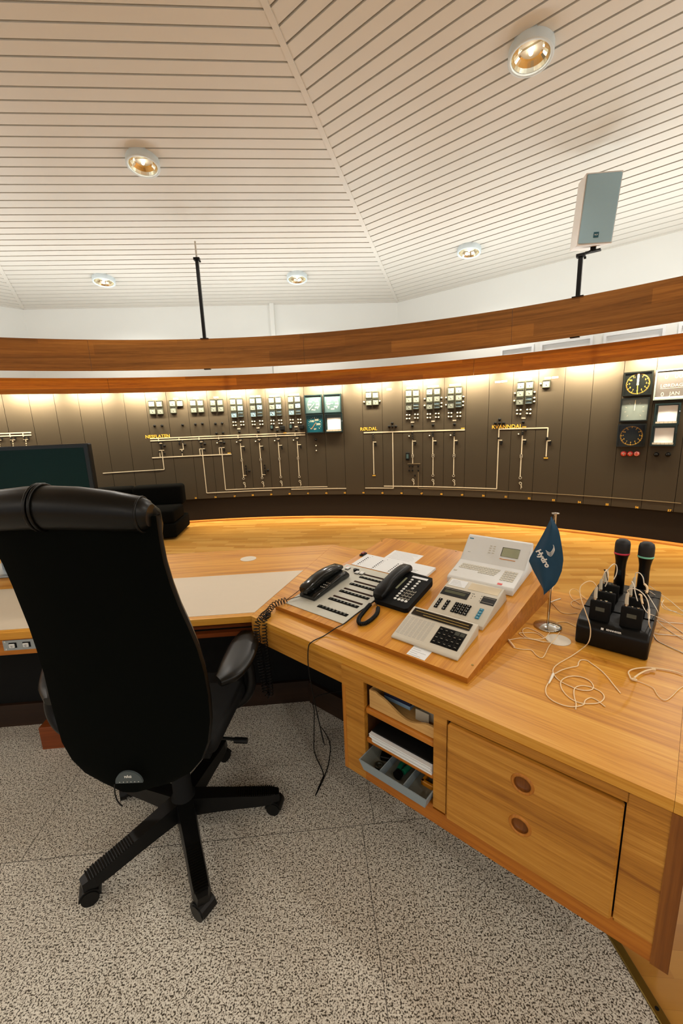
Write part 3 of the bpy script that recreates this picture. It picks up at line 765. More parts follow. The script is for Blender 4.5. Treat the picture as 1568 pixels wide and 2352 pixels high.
def dark_box(cc, x, y, w_, h_, label, name='switch_box'):
    th, z = wp(*cc(x, y)); X = wframe(th, z); t = thing(name, label, 'switch', X)
    b = MB(); b.box(-w_ / 2, w_ / 2, -h_ / 2, h_ / 2, 0, 0.022, 0, 0.004); b.build('case', 'black_matte', t)
    b = MB(); b.box(-w_ * .28, w_ * .28, -h_ * .28, h_ * .28, 0.022, 0.03); b.build('window', 'lcd_black' if w_ > .06 else 'pale_teal', t)
dark_box(c2, 923, 380, 0.055, 0.08, 'small dark display box below the seventh NESFLATEN meter group')
dark_box(c2, 1060, 375, 0.055, 0.085, 'small dark display box below the eighth NESFLATEN meter group')
dark_box(c2, 1000, 387, 0.08, 0.075, 'black square switch box right below the seventh NESFLATEN meters')
dark_box(c2, 1138, 380, 0.08, 0.075, 'black square switch box right below the eighth NESFLATEN meters')
dark_box(c3, 427, 652, 0.06, 0.12, 'tall black switch box on the panel below RØLDAL meters')

# large dials
def tri_line(b, x0, y0, x1, y1, w_, z, mat):
    d = V((x1 - x0, y1 - y0, 0)); n = V((-d.y, d.x, 0)).normalized() * w_ / 2
    b.add([(x0 - n.x, y0 - n.y, z), (x0 + n.x, y0 + n.y, z), (x1 + n.x, y1 + n.y, z), (x1 - n.x, y1 - n.y, z)], [(0, 3, 2, 1)], mat)
def big(px, py, name, label, cat, w_=0.285, h_=0.295, rim='big_rim'):
    th, z = wp(px, py); X = wframe(th, z); t = thing(name, label, cat, X)
    b = MB(); q = 0.014
    b.box(-w_ / 2, w_ / 2, h_ / 2 - q, h_ / 2, 0, 0.04); b.box(-w_ / 2, w_ / 2, -h_ / 2, -h_ / 2 + q, 0, 0.04)
    b.box(-w_ / 2, -w_ / 2 + q, -h_ / 2 + q, h_ / 2 - q, 0, 0.04); b.box(w_ / 2 - q, w_ / 2, -h_ / 2 + q, h_ / 2 - q, 0, 0.04)
    b.build('bezel', rim, t); return t, w_ / 2 - q, h_ / 2 - q
def dial(t, hw, hh, face, ink, nums, R=0.098, cx=0, cy=-0.004, ang0=225, ang1=-45, ticks=31, major=5, unit=None, needle=None, nsize=0.036, needle_mat=None, ny=None):
    b = MB(); b.box(-hw, hw, -hh, hh, 0, 0.022)
    for i in range(ticks):
        a = math.radians(ang0 + (ang1 - ang0) * i / (ticks - 1)); r0 = R * (0.82 if i % major == 0 else 0.9)
        tri_line(b, cx + r0 * math.cos(a), cy + r0 * math.sin(a), cx + R * math.cos(a), cy + R * math.sin(a), 0.005 if i % major == 0 else 0.003, 0.0225, 1)
    for txt, x, y in nums: b.text(txt, nsize, TR(x, y, 0.0225), 1, 0.0003)
    if unit: b.text(unit[0], unit[3], TR(unit[1], unit[2], 0.0225), 1, 0.0003)
    d = b.build('dial', [face, ink], t)
    if needle:
        b = MB()
        for (x0, y0, x1, y1, w_) in needle: tri_line(b, x0, y0, x1, y1, w_, 0.027, 0)
        b.build('needle', needle_mat or ink, t)
N600 = [('100', -0.062, -0.004), ('200', -0.048, 0.042), ('300', 0.0, 0.07), ('400', 0.05, 0.042), ('500', 0.066, -0.004), ('600', 0.048, -0.05)]
t, hw, hh = big(*c2(1223, 216), 'large_dial_meter', 'large square dial meter with 100 to 600 scale, upper left of the four', 'meter')
dial(t, hw, hh, 'pale_teal', 'cream_ink', N600, unit=('Mvar', 0, -0.085, 0.032), needle=[(0.015, 0.012, -0.075, -0.085, 0.006)])
t, hw, hh = big(*c2(1361, 210), 'large_dial_meter', 'large square dial meter with 0 to 600 scale, upper right of the four', 'meter')
dial(t, hw, hh, 'pale_teal', 'cream_ink', [('0', -0.062, -0.05)] + N600, unit=('MW', 0, -0.085, 0.032), needle=[(0.01, 0.0, -0.1, 0.006, 0.005)])
t, hw, hh = big(*c2(1234, 355), 'large_dial_meter', 'large dark teal kV dial, lower left of the four large instruments', 'meter')
dial(t, hw, hh, 'teal_face', 'cream_ink', [('100', -0.045, 0.04), ('200', 0.03, 0.058), ('300', 0.055, -0.01)], ticks=17, major=4, R=0.108, unit=('kV', 0, -0.085, 0.036), needle=[(0.02, 0.02, -0.06, -0.085, 0.006)], needle_mat='orange', nsize=0.045)
def recorder(px, py, label, w_=0.285, h_=0.295, rim='big_rim', pt_=0.62):
    t, hw, hh = big(px, py, 'chart_recorder', label, 'chart recorder', w_, h_, rim)
    b = MB(); b.box(-hw, hw, -hh, hh, 0, 0.012); b.build('back', 'pale_teal', t)
    b = MB(); b.box(-hw * .82, hw * .88, -hh * .76, hh * pt_, 0.012, 0.02); b.build('paper_roll', 'paper', t)
    b = MB(); b.box(-hw * .95, hw * .95, -hh * .97, -hh * .78, 0.02, 0.034)
    for i in range(1, 5): b.box(-hw * .95 + hw * 1.9 * i / 5 - .001, -hw * .95 + hw * 1.9 * i / 5 + .001, -hh * .97, -hh * .78, 0.034, 0.0345, 1)
    b.build('scale_bar', ['tag', 'meter_ink'], t)
    b = MB(); b.box(w_ / 2 - 0.008, w_ / 2 + 0.004, 0.02, 0.035, 0.03, 0.045); b.build('latch', 'chrome', t)
recorder(*c2(1370, 350), 'square chart recorder with white paper, lower right of the four instruments')
# clocks column
clk = [(str(i), 0.082 * math.sin(math.radians(30 * i)), 0.082 * math.cos(math.radians(30 * i))) for i in range(1, 12)]
t, hw, hh = big(1465, 881, 'wall_clock', 'square black clock with yellow numerals, hands at twelve and six', 'clock', 0.285, 0.27, 'clock_black')
dial(t, hw, hh, 'clock_black', 'yellow', clk, R=0.117, ang0=90, ang1=90 - 360 * 59 / 60, ticks=60, major=5, nsize=0.026, needle=[(-0.0, -0.02, 0.0, 0.112, 0.019)], needle_mat='cream_ink')
b = MB(); tri_line(b, 0.0, 0.02, 0.004, -0.128, 0.007, 0.030, 0); b.build('minute_hand', 'yellow', t)
t, hw, hh = big(1457, 941, 'wall_clock', 'grey glass instrument dial between the two black clocks', 'clock', 0.285, 0.27, 'clock_black')
dial(t, hw, hh, 'clock_grey', 'tag', [], R=0.1, ang0=225, ang1=-45, ticks=9, major=1, needle=[(0, -0.01, 0.004, 0.11, 0.006)], needle_mat='cream_ink')
t, hw, hh = big(1450, 1000, 'wall_clock', 'lower square black clock above the three red buttons', 'clock', 0.285, 0.27, 'clock_black')
dial(t, hw, hh, 'clock_black', 'yellow', clk, R=0.114, ang0=90, ang1=90 - 360 * 59 / 60, ticks=60, major=5, nsize=0.022)
# calendar display + recorders
t, hw, hh = big(1543, 883, 'calendar_display', 'grey flip calendar display reading LØRDAG and JAN', 'calendar', 0.31, 0.33, 'clock_grey')
b = MB(); b.box(-hw, hw, -hh, hh, 0, 0.03); b.build('face', plain('calendar_grey', (84, 80, 76), .3), t)
b = MB()
for s_, x, y, sz in (('0', -0.055, 0.085, 0.075), ('00', 0.055, 0.085, 0.075), ('LØRDAG', 0.0, -0.012, 0.05), ('0', -0.075, -0.105, 0.065), ('JAN', 0.035, -0.1, 0.055)): b.text(s_, sz, TR(x, y, 0.031), 0, 0.0005)
b.box(-0.1, 0.1, -0.042, -0.038, 0.03, 0.0315)
b.build('lettering', 'tag', t)
b = MB(); b.box(-hw, hw, -hh, -hh + 0.02, 0.03, 0.038); b.build('lower_rail', 'frame_white', t)
recorder(1532, 951, 'upper white paper chart recorder at the right end of the wall', 0.235, 0.24, 'big_rim', 0.9)
recorder(1524, 1000, 'lower white paper chart recorder at the right end of the wall', 0.235, 0.24, 'big_rim', 0.8)
for px, s_, m_ in ((1432, 'left', 'red'), (1447, 'middle', 'red'), (1462, 'right, pale', 'mic_red')):
    th, z = wp(px, 1042); X = wframe(th, z)
    t = thing('push_button', 'round red push button under the lower clock, %s one of three' % s_, 'button', X, 'red push buttons under the clocks')
    b = MB(); b.lathe([(0.034, 0), (0.034, 0.01), (0.028, 0.014)], 20); b.build('ring', 'maroon', t)
    b = MB(); b.lathe([(0.027, 0.012), (0.024, 0.02), (0, 0.022)], 20); b.box(-0.02, 0.02, -0.003, 0.003, 0.021, 0.024, 1); b.box(-0.003, 0.003, -0.02, 0.02, 0.021, 0.024, 1); b.build('cap', ['red' if 'pale' not in s_ else plain('pale_red', (214, 140, 128)), 'tag' if 'pale' not in s_ else 'red'], t)

# mimic diagrams (raised strips following the curve)
def strip(b, a, c, w_, mat=0, h=0.004):
    (t0, z0), (t1, z1) = a, c
    n = max(1, int(abs(t1 - t0) / 1.2))
    d = V((R_PAN * math.radians(t1 - t0), z1 - z0)); L = d.length
    nx, nz = -d.y / L * w_ / 2, d.x / L * w_ / 2
    vs = []
    for i in range(n + 1):
        f = i / n; th = t0 + (t1 - t0) * f; z = z0 + (z1 - z0) * f; dth = math.degrees(nx / R_PAN)
        vs += [cylp(th - dth, z - nz, R_PAN - h), cylp(th + dth, z + nz, R_PAN - h), cylp(th + dth, z + nz, R_PAN), cylp(th - dth, z - nz, R_PAN)]
    fs = []
    for i in range(n):
        k = i * 4
        for j in range(4): fs.append((k + j, k + (j + 1) % 4, k + 4 + (j + 1) % 4, k + 4 + j))
    fs += [(0, 3, 2, 1), (4 * n, 4 * n + 1, 4 * n + 2, 4 * n + 3)]
    b.add(vs, fs, mat)
def snap(cc, pts):
    out = [wp(*cc(*p)) for p in pts]
    for i in range(1, len(out)):           # square the runs: diagrams are strictly vertical / horizontal
        if abs(out[i][1] - out[i - 1][1]) < abs(out[i][0] - out[i - 1][0]) * 0.13: out[i] = (out[i][0], out[i - 1][1])
        else: out[i] = (out[i - 1][0], out[i][1])
    return out
def lines(b, cc, runs, w_, mat=0):
    for r in runs:
        o = snap(cc, r)
        for i in range(len(o) - 1):
            e = 0
            strip(b, o[i], o[i + 1], w_, mat)
def wmark(b, cc, x, y, w_, h_, mat=0, d=0.008):
    th, z = wp(*cc(x, y)); b.box(-w_ / 2, w_ / 2, -h_ / 2, h_ / 2, 0, d, mat, X=wframe(th, z))
def ring_sym(b, cc, x, y, r, mat=0, double=True):
    th, z = wp(*cc(x, y)); X = wframe(th, z)
    for dy in ((r * .6, -r * .6) if double else (0,)):
        rows = []
        for rr, zz in ((r * .72, 0.003), (r * .72, 0.008), (r, 0.008), (r, 0.003)): rows.append([(rr * math.cos(2 * pi * i / 16), rr * math.sin(2 * pi * i / 16) + dy, zz) for i in range(16)])
        b.grid(rows, mat, False, X, closed=True)
def q_sym(b, cc, x, y, mat=0):
    th, z = wp(*cc(x, y)); X = wframe(th, z)
    b.tube([(0.01, -0.05, 0.005), (0.01, 0.0, 0.005), (-0.005, 0.02, 0.005), (-0.018, 0.035, 0.005), (-0.005, 0.05, 0.005), (0.014, 0.042, 0.005), (0.014, 0.0, 0.005), (0.022, -0.03, 0.005)], 0.0035, 5, mat, X)
def wtext(parent, cc, x, y, txt, size, name='lettering', mat='yellow', align='CENTER'):
    th, z = wp(*cc(x, y)); b = MB(); b.text(txt, size, wframe(th, z, 0.003), 0, 0.0008, align, 0.001); return b.build(name, mat, parent)
def diagram(label):
    return thing('mimic_diagram', label, 'circuit diagram', I4)
def rebase(t, X):
    Xi = X.inverted()
    for c in [o for o in COL.objects if o.parent == t]: c.data.transform(Xi)
    t.matrix_world = X
BW = 0.016
# --- NESFLATEN
t = diagram('pale line diagram of circuits under yellow NESFLATEN lettering on the wall')
b = MB(); lines(b, c2, [[(45,463),(1163,424)], [(47,479),(1163,438)]], BW); b.build('double_busbar', 'mimic', t)
b = MB(); lines(b, c2, [[(60,601),(632,574)]], BW); b.build('lower_busbar', 'mimic', t)
feeders = [
 [[(105,463),(107,482)], [(108,497),(134,497)], [(110,548),(147,548)], [(113,548),(115,596)], [(130,548),(134,600),(146,685)], [(146,685),(0,693),(-296,700)]],
 [[(253,460),(255,490)], [(260,541),(288,541)], [(279,478),(285,541)], [(274,541),(279,588)]],
 [[(397,455),(398,474)], [(400,486),(426,486)], [(400,537),(439,537)], [(402,537),(405,580)], [(420,537),(424,578),(455,854)], [(455,854),(924,834)]],
 [[(539,450),(540,468)], [(541,481),(567,481)], [(541,528),(581,528)], [(543,528),(546,574)], [(560,528),(565,573),(590,831)], [(590,831),(1323,811)]],
 [[(678,438),(680,474)], [(681,474),(708,474)], [(694,476),(708,610)], [(709,628),(718,745)], [(699,520),(724,520)], [(718,728),(740,728)]],
 [[(815,433),(817,468)], [(818,468),(844,468)], [(831,470),(843,606)], [(844,624),(853,740)], [(834,517),(858,517)], [(853,722),(876,722)]],
 [[(952,430),(954,464)], [(955,464),(980,464)], [(967,465),(978,600)], [(978,616),(987,732)], [(970,511),(995,511)]],
 [[(1089,424),(1091,458)], [(1092,458),(1117,458)], [(1104,460),(1112,596)], [(1112,612),(1121,730)], [(1107,506),(1132,506)]]]
for i, fr in enumerate(feeders):
    b = MB(); lines(b, c2, fr, 0.012); b.build('feeder_line', 'mimic', t)
b = MB(); lines(b, c2, [[(1062,827),(1458,823)]], 0.013); b.build('feeder_line', 'mimic', t)
sw = [(108,490),(134,485),(124,510),(126,530),(148,516),(112,556),(150,570),(256,482),(257,500),(281,485),(276,560),(400,478),(426,474),(413,498),(415,520),(441,545),(541,474),(567,470),(555,492),(557,514),(581,538),(579,548),(682,466),(707,462),(697,488),(722,528),(724,540),(735,660),(737,680),(739,700),(740,718),(818,460),(843,456),(833,484),(858,524),(859,537),(870,655),(872,675),(874,695),(875,712),(955,456),(979,452),(970,478),(994,519),(995,531),(1091,450),(1116,447),(1105,472),(1131,514),(1132,525)]
for x, y in sw:
    b = MB(); wmark(b, c2, x, y, 0.02, 0.026, 0, 0.012); b.build('switch_symbol', 'black_matte', t)
for x, y in ((707,618),(842,614),(977,608),(1111,603)):
    b = MB(); ring_sym(b, c2, x, y, 0.016); b.build('transformer_symbol', 'tag', t)
for x, y in ((719,750),(853,745),(987,739),(1121,737)):
    b = MB(); ring_sym(b, c2, x, y, 0.019, 0, False); b.build('generator_symbol', 'tag', t)
for x, y in ((725,797),(858,792),(990,787),(1125,783)):
    b = MB(); q_sym(b, c2, x, y); b.build('turbine_symbol', 'mimic', t)
for x, y in ((1017,421),(615,567)):
    b = MB(); wmark(b, c2, x, y, 0.05, 0.012, 0, 0.005); b.build('yellow_label', 'yellow', t)
wtext(t, c2, 101, 447, 'NESFLATEN', 0.072)
rebase(t, wframe(-2.3, 1.0))
# --- left diagram
t = diagram('short white double line diagram at the far left above the monitor')
b = MB(); lines(b, c1, [[(-160,588),(268,579)], [(-160,611),(270,601)]], BW); b.build('double_busbar', 'mimic', t)
for dx in (0, 112, -115):
    b = MB(); lines(b, c1, [[(83+dx,583-dx*.03),(84+dx,604-dx*.03)], [(86+dx,637-dx*.03),(132+dx,637-dx*.03)], [(88+dx,606-dx*.03),(90+dx,637-dx*.03)], [(108+dx,640-dx*.03),(110+dx,655-dx*.03)], [(111+dx,664-dx*.03),(112+dx,676-dx*.03)], [(113+dx,684-dx*.03),(115+dx,700-dx*.03)]], 0.012); b.build('feeder_line', 'mimic', t)
    for ox, oy in ((96, 622), (132, 622)):
        b = MB(); wmark(b, c1, ox + dx, oy - dx * .03, 0.02, 0.035, 0, 0.012); b.build('switch_symbol', 'black_matte', t)
rebase(t, wframe(-28, 1.3))
# --- RØLDAL
t = diagram('pale line diagram of circuits under yellow RØLDAL lettering on the wall')
b = MB(); lines(b, c3, [[(110,483),(838,461)]], BW * 1.15); b.build('busbar', 'mimic', t)
fe = [[[(177,483),(178,548),(185,783)], [(178,550),(200,550)]],
      [[(318,477),(325,882)], [(325,882),(120,881)]],
      [[(461,475),(462,640)], [(462,660),(462,704)], [(463,543),(485,543)]],
      [[(608,470),(609,640)], [(609,660),(608,784)], [(610,541),(632,541)]],
      [[(762,465),(760,640)], [(759,660),(757,786)], [(762,539),(784,539)]]]
for fr in fe:
    b = MB(); lines(b, c3, fr, 0.013); b.build('feeder_line', 'mimic', t)
b = MB(); lines(b, c3, [[(425,706),(517,706)], [(503,765),(508,884)], [(508,884),(1568,931),(2000,945),(2400,955)]], 0.008); b.build('thin_line', 'mimic_thin', t)
for x, y in ((176,490),(177,505),(178,520),(178,535),(196,560),(197,574),(460,484),(461,498),(462,512),(463,526),(484,555),(479,566),(608,478),(608,492),(609,506),(631,552),(626,563),(762,474),(761,488),(761,502),(783,550),(779,561),(441,724),(461,724),(503,724),(438,755),(461,755),(503,755),(479,790)):
    b = MB(); wmark(b, c3, x, y, 0.022, 0.022, 0, 0.012); b.build('switch_symbol', 'black_matte', t)
for x, y in ((462,650),(609,648),(760,648)):
    b = MB(); ring_sym(b, c3, x, y, 0.018); b.build('transformer_symbol', 'tag', t)
for x, y in ((608,790),(757,792)):
    b = MB(); ring_sym(b, c3, x, y, 0.019, 0, False); b.build('generator_symbol', 'tag', t)
for x, y in ((465,838),(608,840),(758,843)):
    b = MB(); q_sym(b, c3, x, y); b.build('turbine_symbol', 'mimic', t)
for x, y in ((823,451),(184,791)):
    b = MB(); wmark(b, c3, x, y, 0.05, 0.012, 0, 0.005); b.build('yellow_label', 'yellow', t)
wtext(t, c3, 145, 456, 'RØLDAL', 0.072)
rebase(t, wframe(20, 1.0))
# --- KVANNDAL
t = diagram('pale line diagram of circuits under yellow KVANNDAL lettering on the wall')
b = MB(); lines(b, c3, [[(1084,456),(1437,448)]], BW); b.build('busbar', 'mimic', t)
for fr in ([[(1084,453),(1067,887)], [(1067,887),(830,880),(255,868)], [(1082,537),(1106,537)]], [[(1255,452),(1245,640)], [(1243,660),(1238,800)], [(1254,534),(1278,534)]], [[(1437,446),(1432,520)], [(1430,540),(1424,655)], [(1430,541),(1457,541)]]):
    b = MB(); lines(b, c3, fr, 0.014); b.build('feeder_line', 'mimic', t)
for x, y in ((1080,522),(1104,548),(1099,562),(1255,462),(1278,465),(1254,480),(1253,494),(1276,545),(1270,560),(1429,520),(1428,530),(1455,548),(1451,566)):
    b = MB(); wmark(b, c3, x, y, 0.024, 0.022, 0, 0.012); b.build('switch_symbol', 'black_matte', t)
b = MB(); ring_sym(b, c3, 1244, 651, 0.018); b.build('transformer_symbol', 'tag', t)
b = MB(); ring_sym(b, c3, 1237, 807, 0.02, 0, False); b.build('generator_symbol', 'tag', t)
b = MB(); q_sym(b, c3, 1237, 863); b.build('turbine_symbol', 'mimic', t)
for x, y in ((1266,441),(1421,665)):
    b = MB(); wmark(b, c3, x, y, 0.05, 0.012, 0, 0.005); b.build('yellow_label', 'yellow', t)
wtext(t, c3, 1140, 440, 'KVANNDAL', 0.075)
rebase(t, wframe(33, 1.0))
# panel numbers
NUMPOS = ['at the wall foot beside the sofa', 'at the wall foot under the first long NESFLATEN drop', 'at the wall foot left of the first turbine symbol', 'at the wall foot below the first NESFLATEN turbine symbol', 'at the wall foot below the second NESFLATEN turbine symbol', 'at the wall foot below the third NESFLATEN turbine symbol', 'at the wall foot below the fourth NESFLATEN turbine symbol', 'at the wall foot below the kV dial', 'at the wall foot below the chart recorder beside the kV dial',
 'at the wall foot left of the RØLDAL diagram', 'at the wall foot below the RØLDAL lettering panel', 'at the wall foot below the second RØLDAL drop line', 'at the wall foot beside the first RØLDAL turbine symbol', 'at the wall foot below the second RØLDAL turbine symbol', 'at the wall foot below the third RØLDAL turbine symbol', 'at the wall foot below the blank panel after RØLDAL', 'at the wall foot below the KVANNDAL lettering', 'at the wall foot below the KVANNDAL turbine symbol', 'at the wall foot below the lone KVANNDAL meter', 'at the wall foot above the flag', 'at the wall foot, second panel before the clocks', 'at the wall foot below the clocks', 'at the wall foot below the chart recorders']
for num, x, y, cc in [(35,375,891,c2),(36,517,884,c2),(37,655,878,c2),(38,785,870,c2),(39,918,865,c2),(40,1050,860,c2),(41,1184,857,c2),(42,1315,855,c2),(43,1448,853,c2),
   (44,108,915,c3),(45,245,917,c3),(46,382,918,c3),(47,527,921,c3),(48,669,925,c3),(49,818,931,c3),(50,971,937,c3),(51,1134,945,c3),(52,1301,956,c3),(53,1476,969,c3),
   (54,554,1805,lambda x,y:(1200+x/4.261,730+y/4.261)),(55,826,1828,lambda x,y:(1200+x/4.261,730+y/4.261)),(56,1117,1855,lambda x,y:(1200+x/4.261,730+y/4.261)),(57,1436,1887,lambda x,y:(1200+x/4.261,730+y/4.261))]:
    o = wtext(None, cc, x, y, str(num), 0.036, 'panel_number'); tag(o, 'tiny yellow number %d %s' % (num, NUMPOS[num - 35]), 'number', 'panel numbers along the wall foot')

# ================================================================== SOFA
sx0, sy0 = -2.37, 5.82
XS_ = Matrix.Translation((sx0, sy0, 0)) @ RZ(math.radians(6))
t = thing('sofa', 'low black fabric sofa against the control wall behind the desk chair', 'sofa', XS_)
b = P(t, XS_); b.box(-1.5, 0, 0, 0.80, 0.03, 0.24, 0, 0.03, 3); b.build('base', 'sofa', t)
for i in range(2):
    b = P(t, XS_); b.box(-1.49 + .745 * i, -0.755 + .745 * i, 0.0, 0.58, 0.24, 0.43, 0, 0.04, 4); b.build('seat_cushion', 'sofa', t)
    b = P(t, XS_); b.box(-1.49 + .745 * i, -0.755 + .745 * i, 0.55, 0.80, 0.40, 0.72, 0, 0.05, 4); b.build('back_cushion', 'sofa', t)

# ================================================================== LEFT DESK
LX = -2.35
t = thing('desk', 'long oak desk with cream writing surface behind the office chair', 'desk', F1)
b = P(t, F1); top = [(LX, 0), (0, 0), (0.0 + 1.05 * math.tan(pi / 8), 1.05), (LX, 1.05)]
b.prism(top, HD - 0.03, HD); b.build('desktop', 'oak', t)
b = P(t, F1); m8 = math.tan(pi / 8); b.prism([(LX, 0.034), (-0.002 + 0.034 * m8, 0.034), (-0.002 + 0.556 * m8, 0.556), (LX, 0.556)], HD, HD + 0.0012); b.build('writing_surface', 'laminate', t)
b = P(t, F1); b.box(LX, -0.66, 0.002, 0.03, 0.615, 0.688, 0, 0.002); b.build('apron', 'oak_side', t)
b = P(t, F1); b.box(-0.66, -0.002, 0.05, 0.075, 0.648, 0.662); b.box(-0.66, -0.002, 0.03, 0.06, 0.614, 0.634); b.build('tray_rail', 'red_wood', t)
b = P(t, F1); b.box(LX, 0.235, 0.365, 0.385, 0.0, 0.13, 0); b.box(LX, 0.25, 0.386, 0.40, 0.0, 0.69, 1); b.build('modesty_panel', ['shaded_wood', 'black_matte'], t)  # black sheet behind the board stands in for the shaded recess
b = P(t, F1); b.box(-1.115, -0.97, 0.163, 0.30, 0.0, 0.125, 0, 0.002); b.build('leg_block', 'red_wood', t)
# switch plate
X = F1 @ TR(-1.062, 0.002, 0.668) 
sp_ = thing('switch_plate', 'brushed metal plate with white push switches set in the desk front', 'switch', F1 @ TR(-0.9, 0, 0.665))
b = P(sp_, F1); b.box(-1.062, -0.72, -0.003, 0.002, 0.640, 0.686); 
for x in (-1.052, -0.73):
    for z in (0.646, 0.680): b.cyl((x, -0.004, z), (x, -0.001, z), 0.004, n=8, mat=1)
b.build('plate', ['steel', 'chrome'], sp_)
for x in (-1.022, -0.965, -0.905):
    b = P(sp_, F1); b.box(x - 0.0155, x + 0.0155, -0.0045, -0.003, 0.651, 0.675, 1); b.box(x - 0.013, x + 0.010, -0.011, -0.0045, 0.653, 0.6715, 0, 0.002)
    b.box(x - 0.006, x + 0.004, -0.0115, -0.011, 0.663, 0.6645, 1); b.box(x - 0.005, x + 0.003, -0.0115, -0.011, 0.658, 0.6595, 1); b.build('push_switch', ['white_plastic', 'black_matte'], sp_)
o = MB(F1); o.cyl((-0.125, 0.838, HD), (-0.125, 0.838, HD + 0.002), 0.05, n=40); tag(o.build('desk_grommet', 'disc'), 'round cream desk grommet cover set in the left oak desktop', 'grommet')
# monitor
t = thing('monitor', 'large dark flat screen monitor standing on the left desk', 'monitor', F1 @ TR(-1.6, 0.88, HD + 0.001))
MU0, MU1, MV, MZ0, MZ1 = -2.22, -1.003, 0.85, 0.82, 1.488
b = P(t, F1); b.box(MU0, MU1, MV + 0.006, MV + 0.05, MZ0, MZ1, 0, 0.006); b.build('housing', 'black', t)
b = P(t, F1); b.box(MU0 + .004, MU1 - .004, MV, MV + 0.006, MZ0 + .004, MZ1 - .004); b.build('screen_frame', 'screen_edge', t)
b = P(t, F1); b.box(MU0 + .022, MU1 - .026, MV - 0.001, MV, MZ0 + .03, MZ1 - .022); b.build('screen', 'screen', t)
b = P(t, F1); b.box(-1.66, -1.54, MV + .05, MV + .08, HD + 0.012, MZ0 + .2); b.build('stand_neck', 'steel', t)
b = P(t, F1); b.box(-1.86, -1.35, 0.745, 1.03, HD + 0.001, HD + 0.013, 0, 0.004); b.build('stand_base', 'steel', t)

# ================================================================== RIGHT DESK + CABINET
V0 = -0.012
t = thing('desk', 'oak desk carrying the sloping phone board, open shelves below', 'desk', F2)
b = P(t, F2); b.prism([(0.001, V0 + .012), (1.4937, V0), (1.4937, 1.05), (-1.05 * m8 + .001, 1.05)], HD - 0.03, HD, 0); b.build('desktop', 'oak', t)
b = P(t, F2); b.prism([(0.001, V0 + .012), (0.54, V0 + .008), (0.54, V0 + .04), (0.02, V0 + .04)], 0.607, HD - 0.03, 0); b.build('apron', 'oak_face', t)
b = P(t, F2); b.box(-0.09, 0.54, 0.41, 0.428, 0.0, 0.13); b.box(-0.11, 0.54, 0.43, 0.444, 0.0, 0.69, 1); b.build('modesty_panel', ['shaded_wood', 'black_matte'], t)  # black rear sheet paints the shade of the kneehole here too
t = thing('desk', 'oak desk section continuing at the right edge past the fine joint', 'desk', F2 @ TR(1.494, 0, 0))
b = P(t, F2); b.box(1.4943, 2.3, V0, 1.05, HD - 0.03, HD); b.build('desktop', 'oak', t)
b = P(t, F2); b.box(1.53, 2.3, V0, V0 + .03, 0.66, HD - 0.03); b.build('apron', 'oak_post', t)
# cabinet
cb = thing('storage_cabinet', 'oak cabinet hung under the desk with open shelves and drawer front', 'cabinet', F2 @ TR(0.54, V0, 0.256))
CF = F2 @ TR(0, V0, 0)
ZB, ZT = 0.256, HD - 0.0305
b = P(cb, CF); D_ = 0.55
b.box(0.555, 0.64, 0, 0.02, ZB, ZT); b.box(0.64, 0.914, 0, 0.02, 0.659, ZT); b.box(0.914, 0.958, 0, 0.02, ZB + .062, ZT); b.box(0.958, 1.415, 0, 0.02, 0.662, ZT)
b.box(1.4122, 1.493, 0, 0.02, ZB + .055, ZT); b.box(0.5395, 0.555, 0, 0.02, 0.609, ZT)
b.build('face_frame', 'oak_face', cb)
b = P(cb, CF); b.box(0.64, 0.914, 0, 0.02, ZB, 0.325); b.box(0.914, 1.493, 0, 0.02, ZB, ZB + .055); b.box(0.958, 1.415, 0.0, 0.02, ZB + 0.055, ZB + .062)
b.build('bottom_rail', 'oak_side', cb)
b = P(cb, CF); b.box(0.54, 0.555, -0.001, 0.03, ZB, 0.609); b.build('left_edge', 'oak_vert', cb)
b = P(cb, CF); b.box(1.493, 1.528, -0.002, D_, ZB - 0.002, ZT); b.build('end_panel', 'oak_post', cb)
b = P(cb, CF); b.box(0.555, 0.64, 0.02, D_, ZB, ZT - .03); b.box(0.914, 0.93, 0.02, D_, ZB, ZT); b.box(0.64, 1.493, D_ - .02, D_, ZB, ZT); b.box(0.64, 0.914, 0.02, D_ - .02, ZB, 0.325); b.box(0.93, 1.493, 0.02, D_ - .02, ZB, ZB + .02)
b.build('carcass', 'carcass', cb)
for z0, z1 in ((0.532, 0.558), (0.412, 0.434)):
    b = P(cb, CF); b.box(0.6405, 0.9135, 0.004, D_ - .03, z0, z1, 0, 0.008, 3); b.build('shelf', 'oak_side', cb)
b = P(cb, CF); b.box(0.965, 1.4085, -0.014, 0.012, 0.3165, 0.6575, 0, 0.0055, 1); dr = b.build('drawer_front', 'oak_face', cb)
for z in (0.583, 0.448):
    b = P(cb, CF @ TR(1.186, -0.014, z) @ RX(pi / 2)); b.cyl((0, 0, -0.0115), (0, 0, 0.01), 0.0225, n=32); cut = b.build('cut', 'oak_face', cb)
    m_ = dr.modifiers.new('b', 'BOOLEAN'); m_.operation = 'DIFFERENCE'; m_.object = cut; m_.solver = 'EXACT'
    bpy.context.view_layer.update()
    me = bpy.data.meshes.new_from_object(dr.evaluated_get(bpy.context.evaluated_depsgraph_get())); dr.modifiers.clear(); dr.data = me; me.name = 'drawer_front'
    bpy.data.objects.remove(cut)
b = P(cb, CF); b.box(0.958, 1.415, 0.016, 0.0195, 0.318, 0.662); b.build('gap_back', 'black_matte', cb)
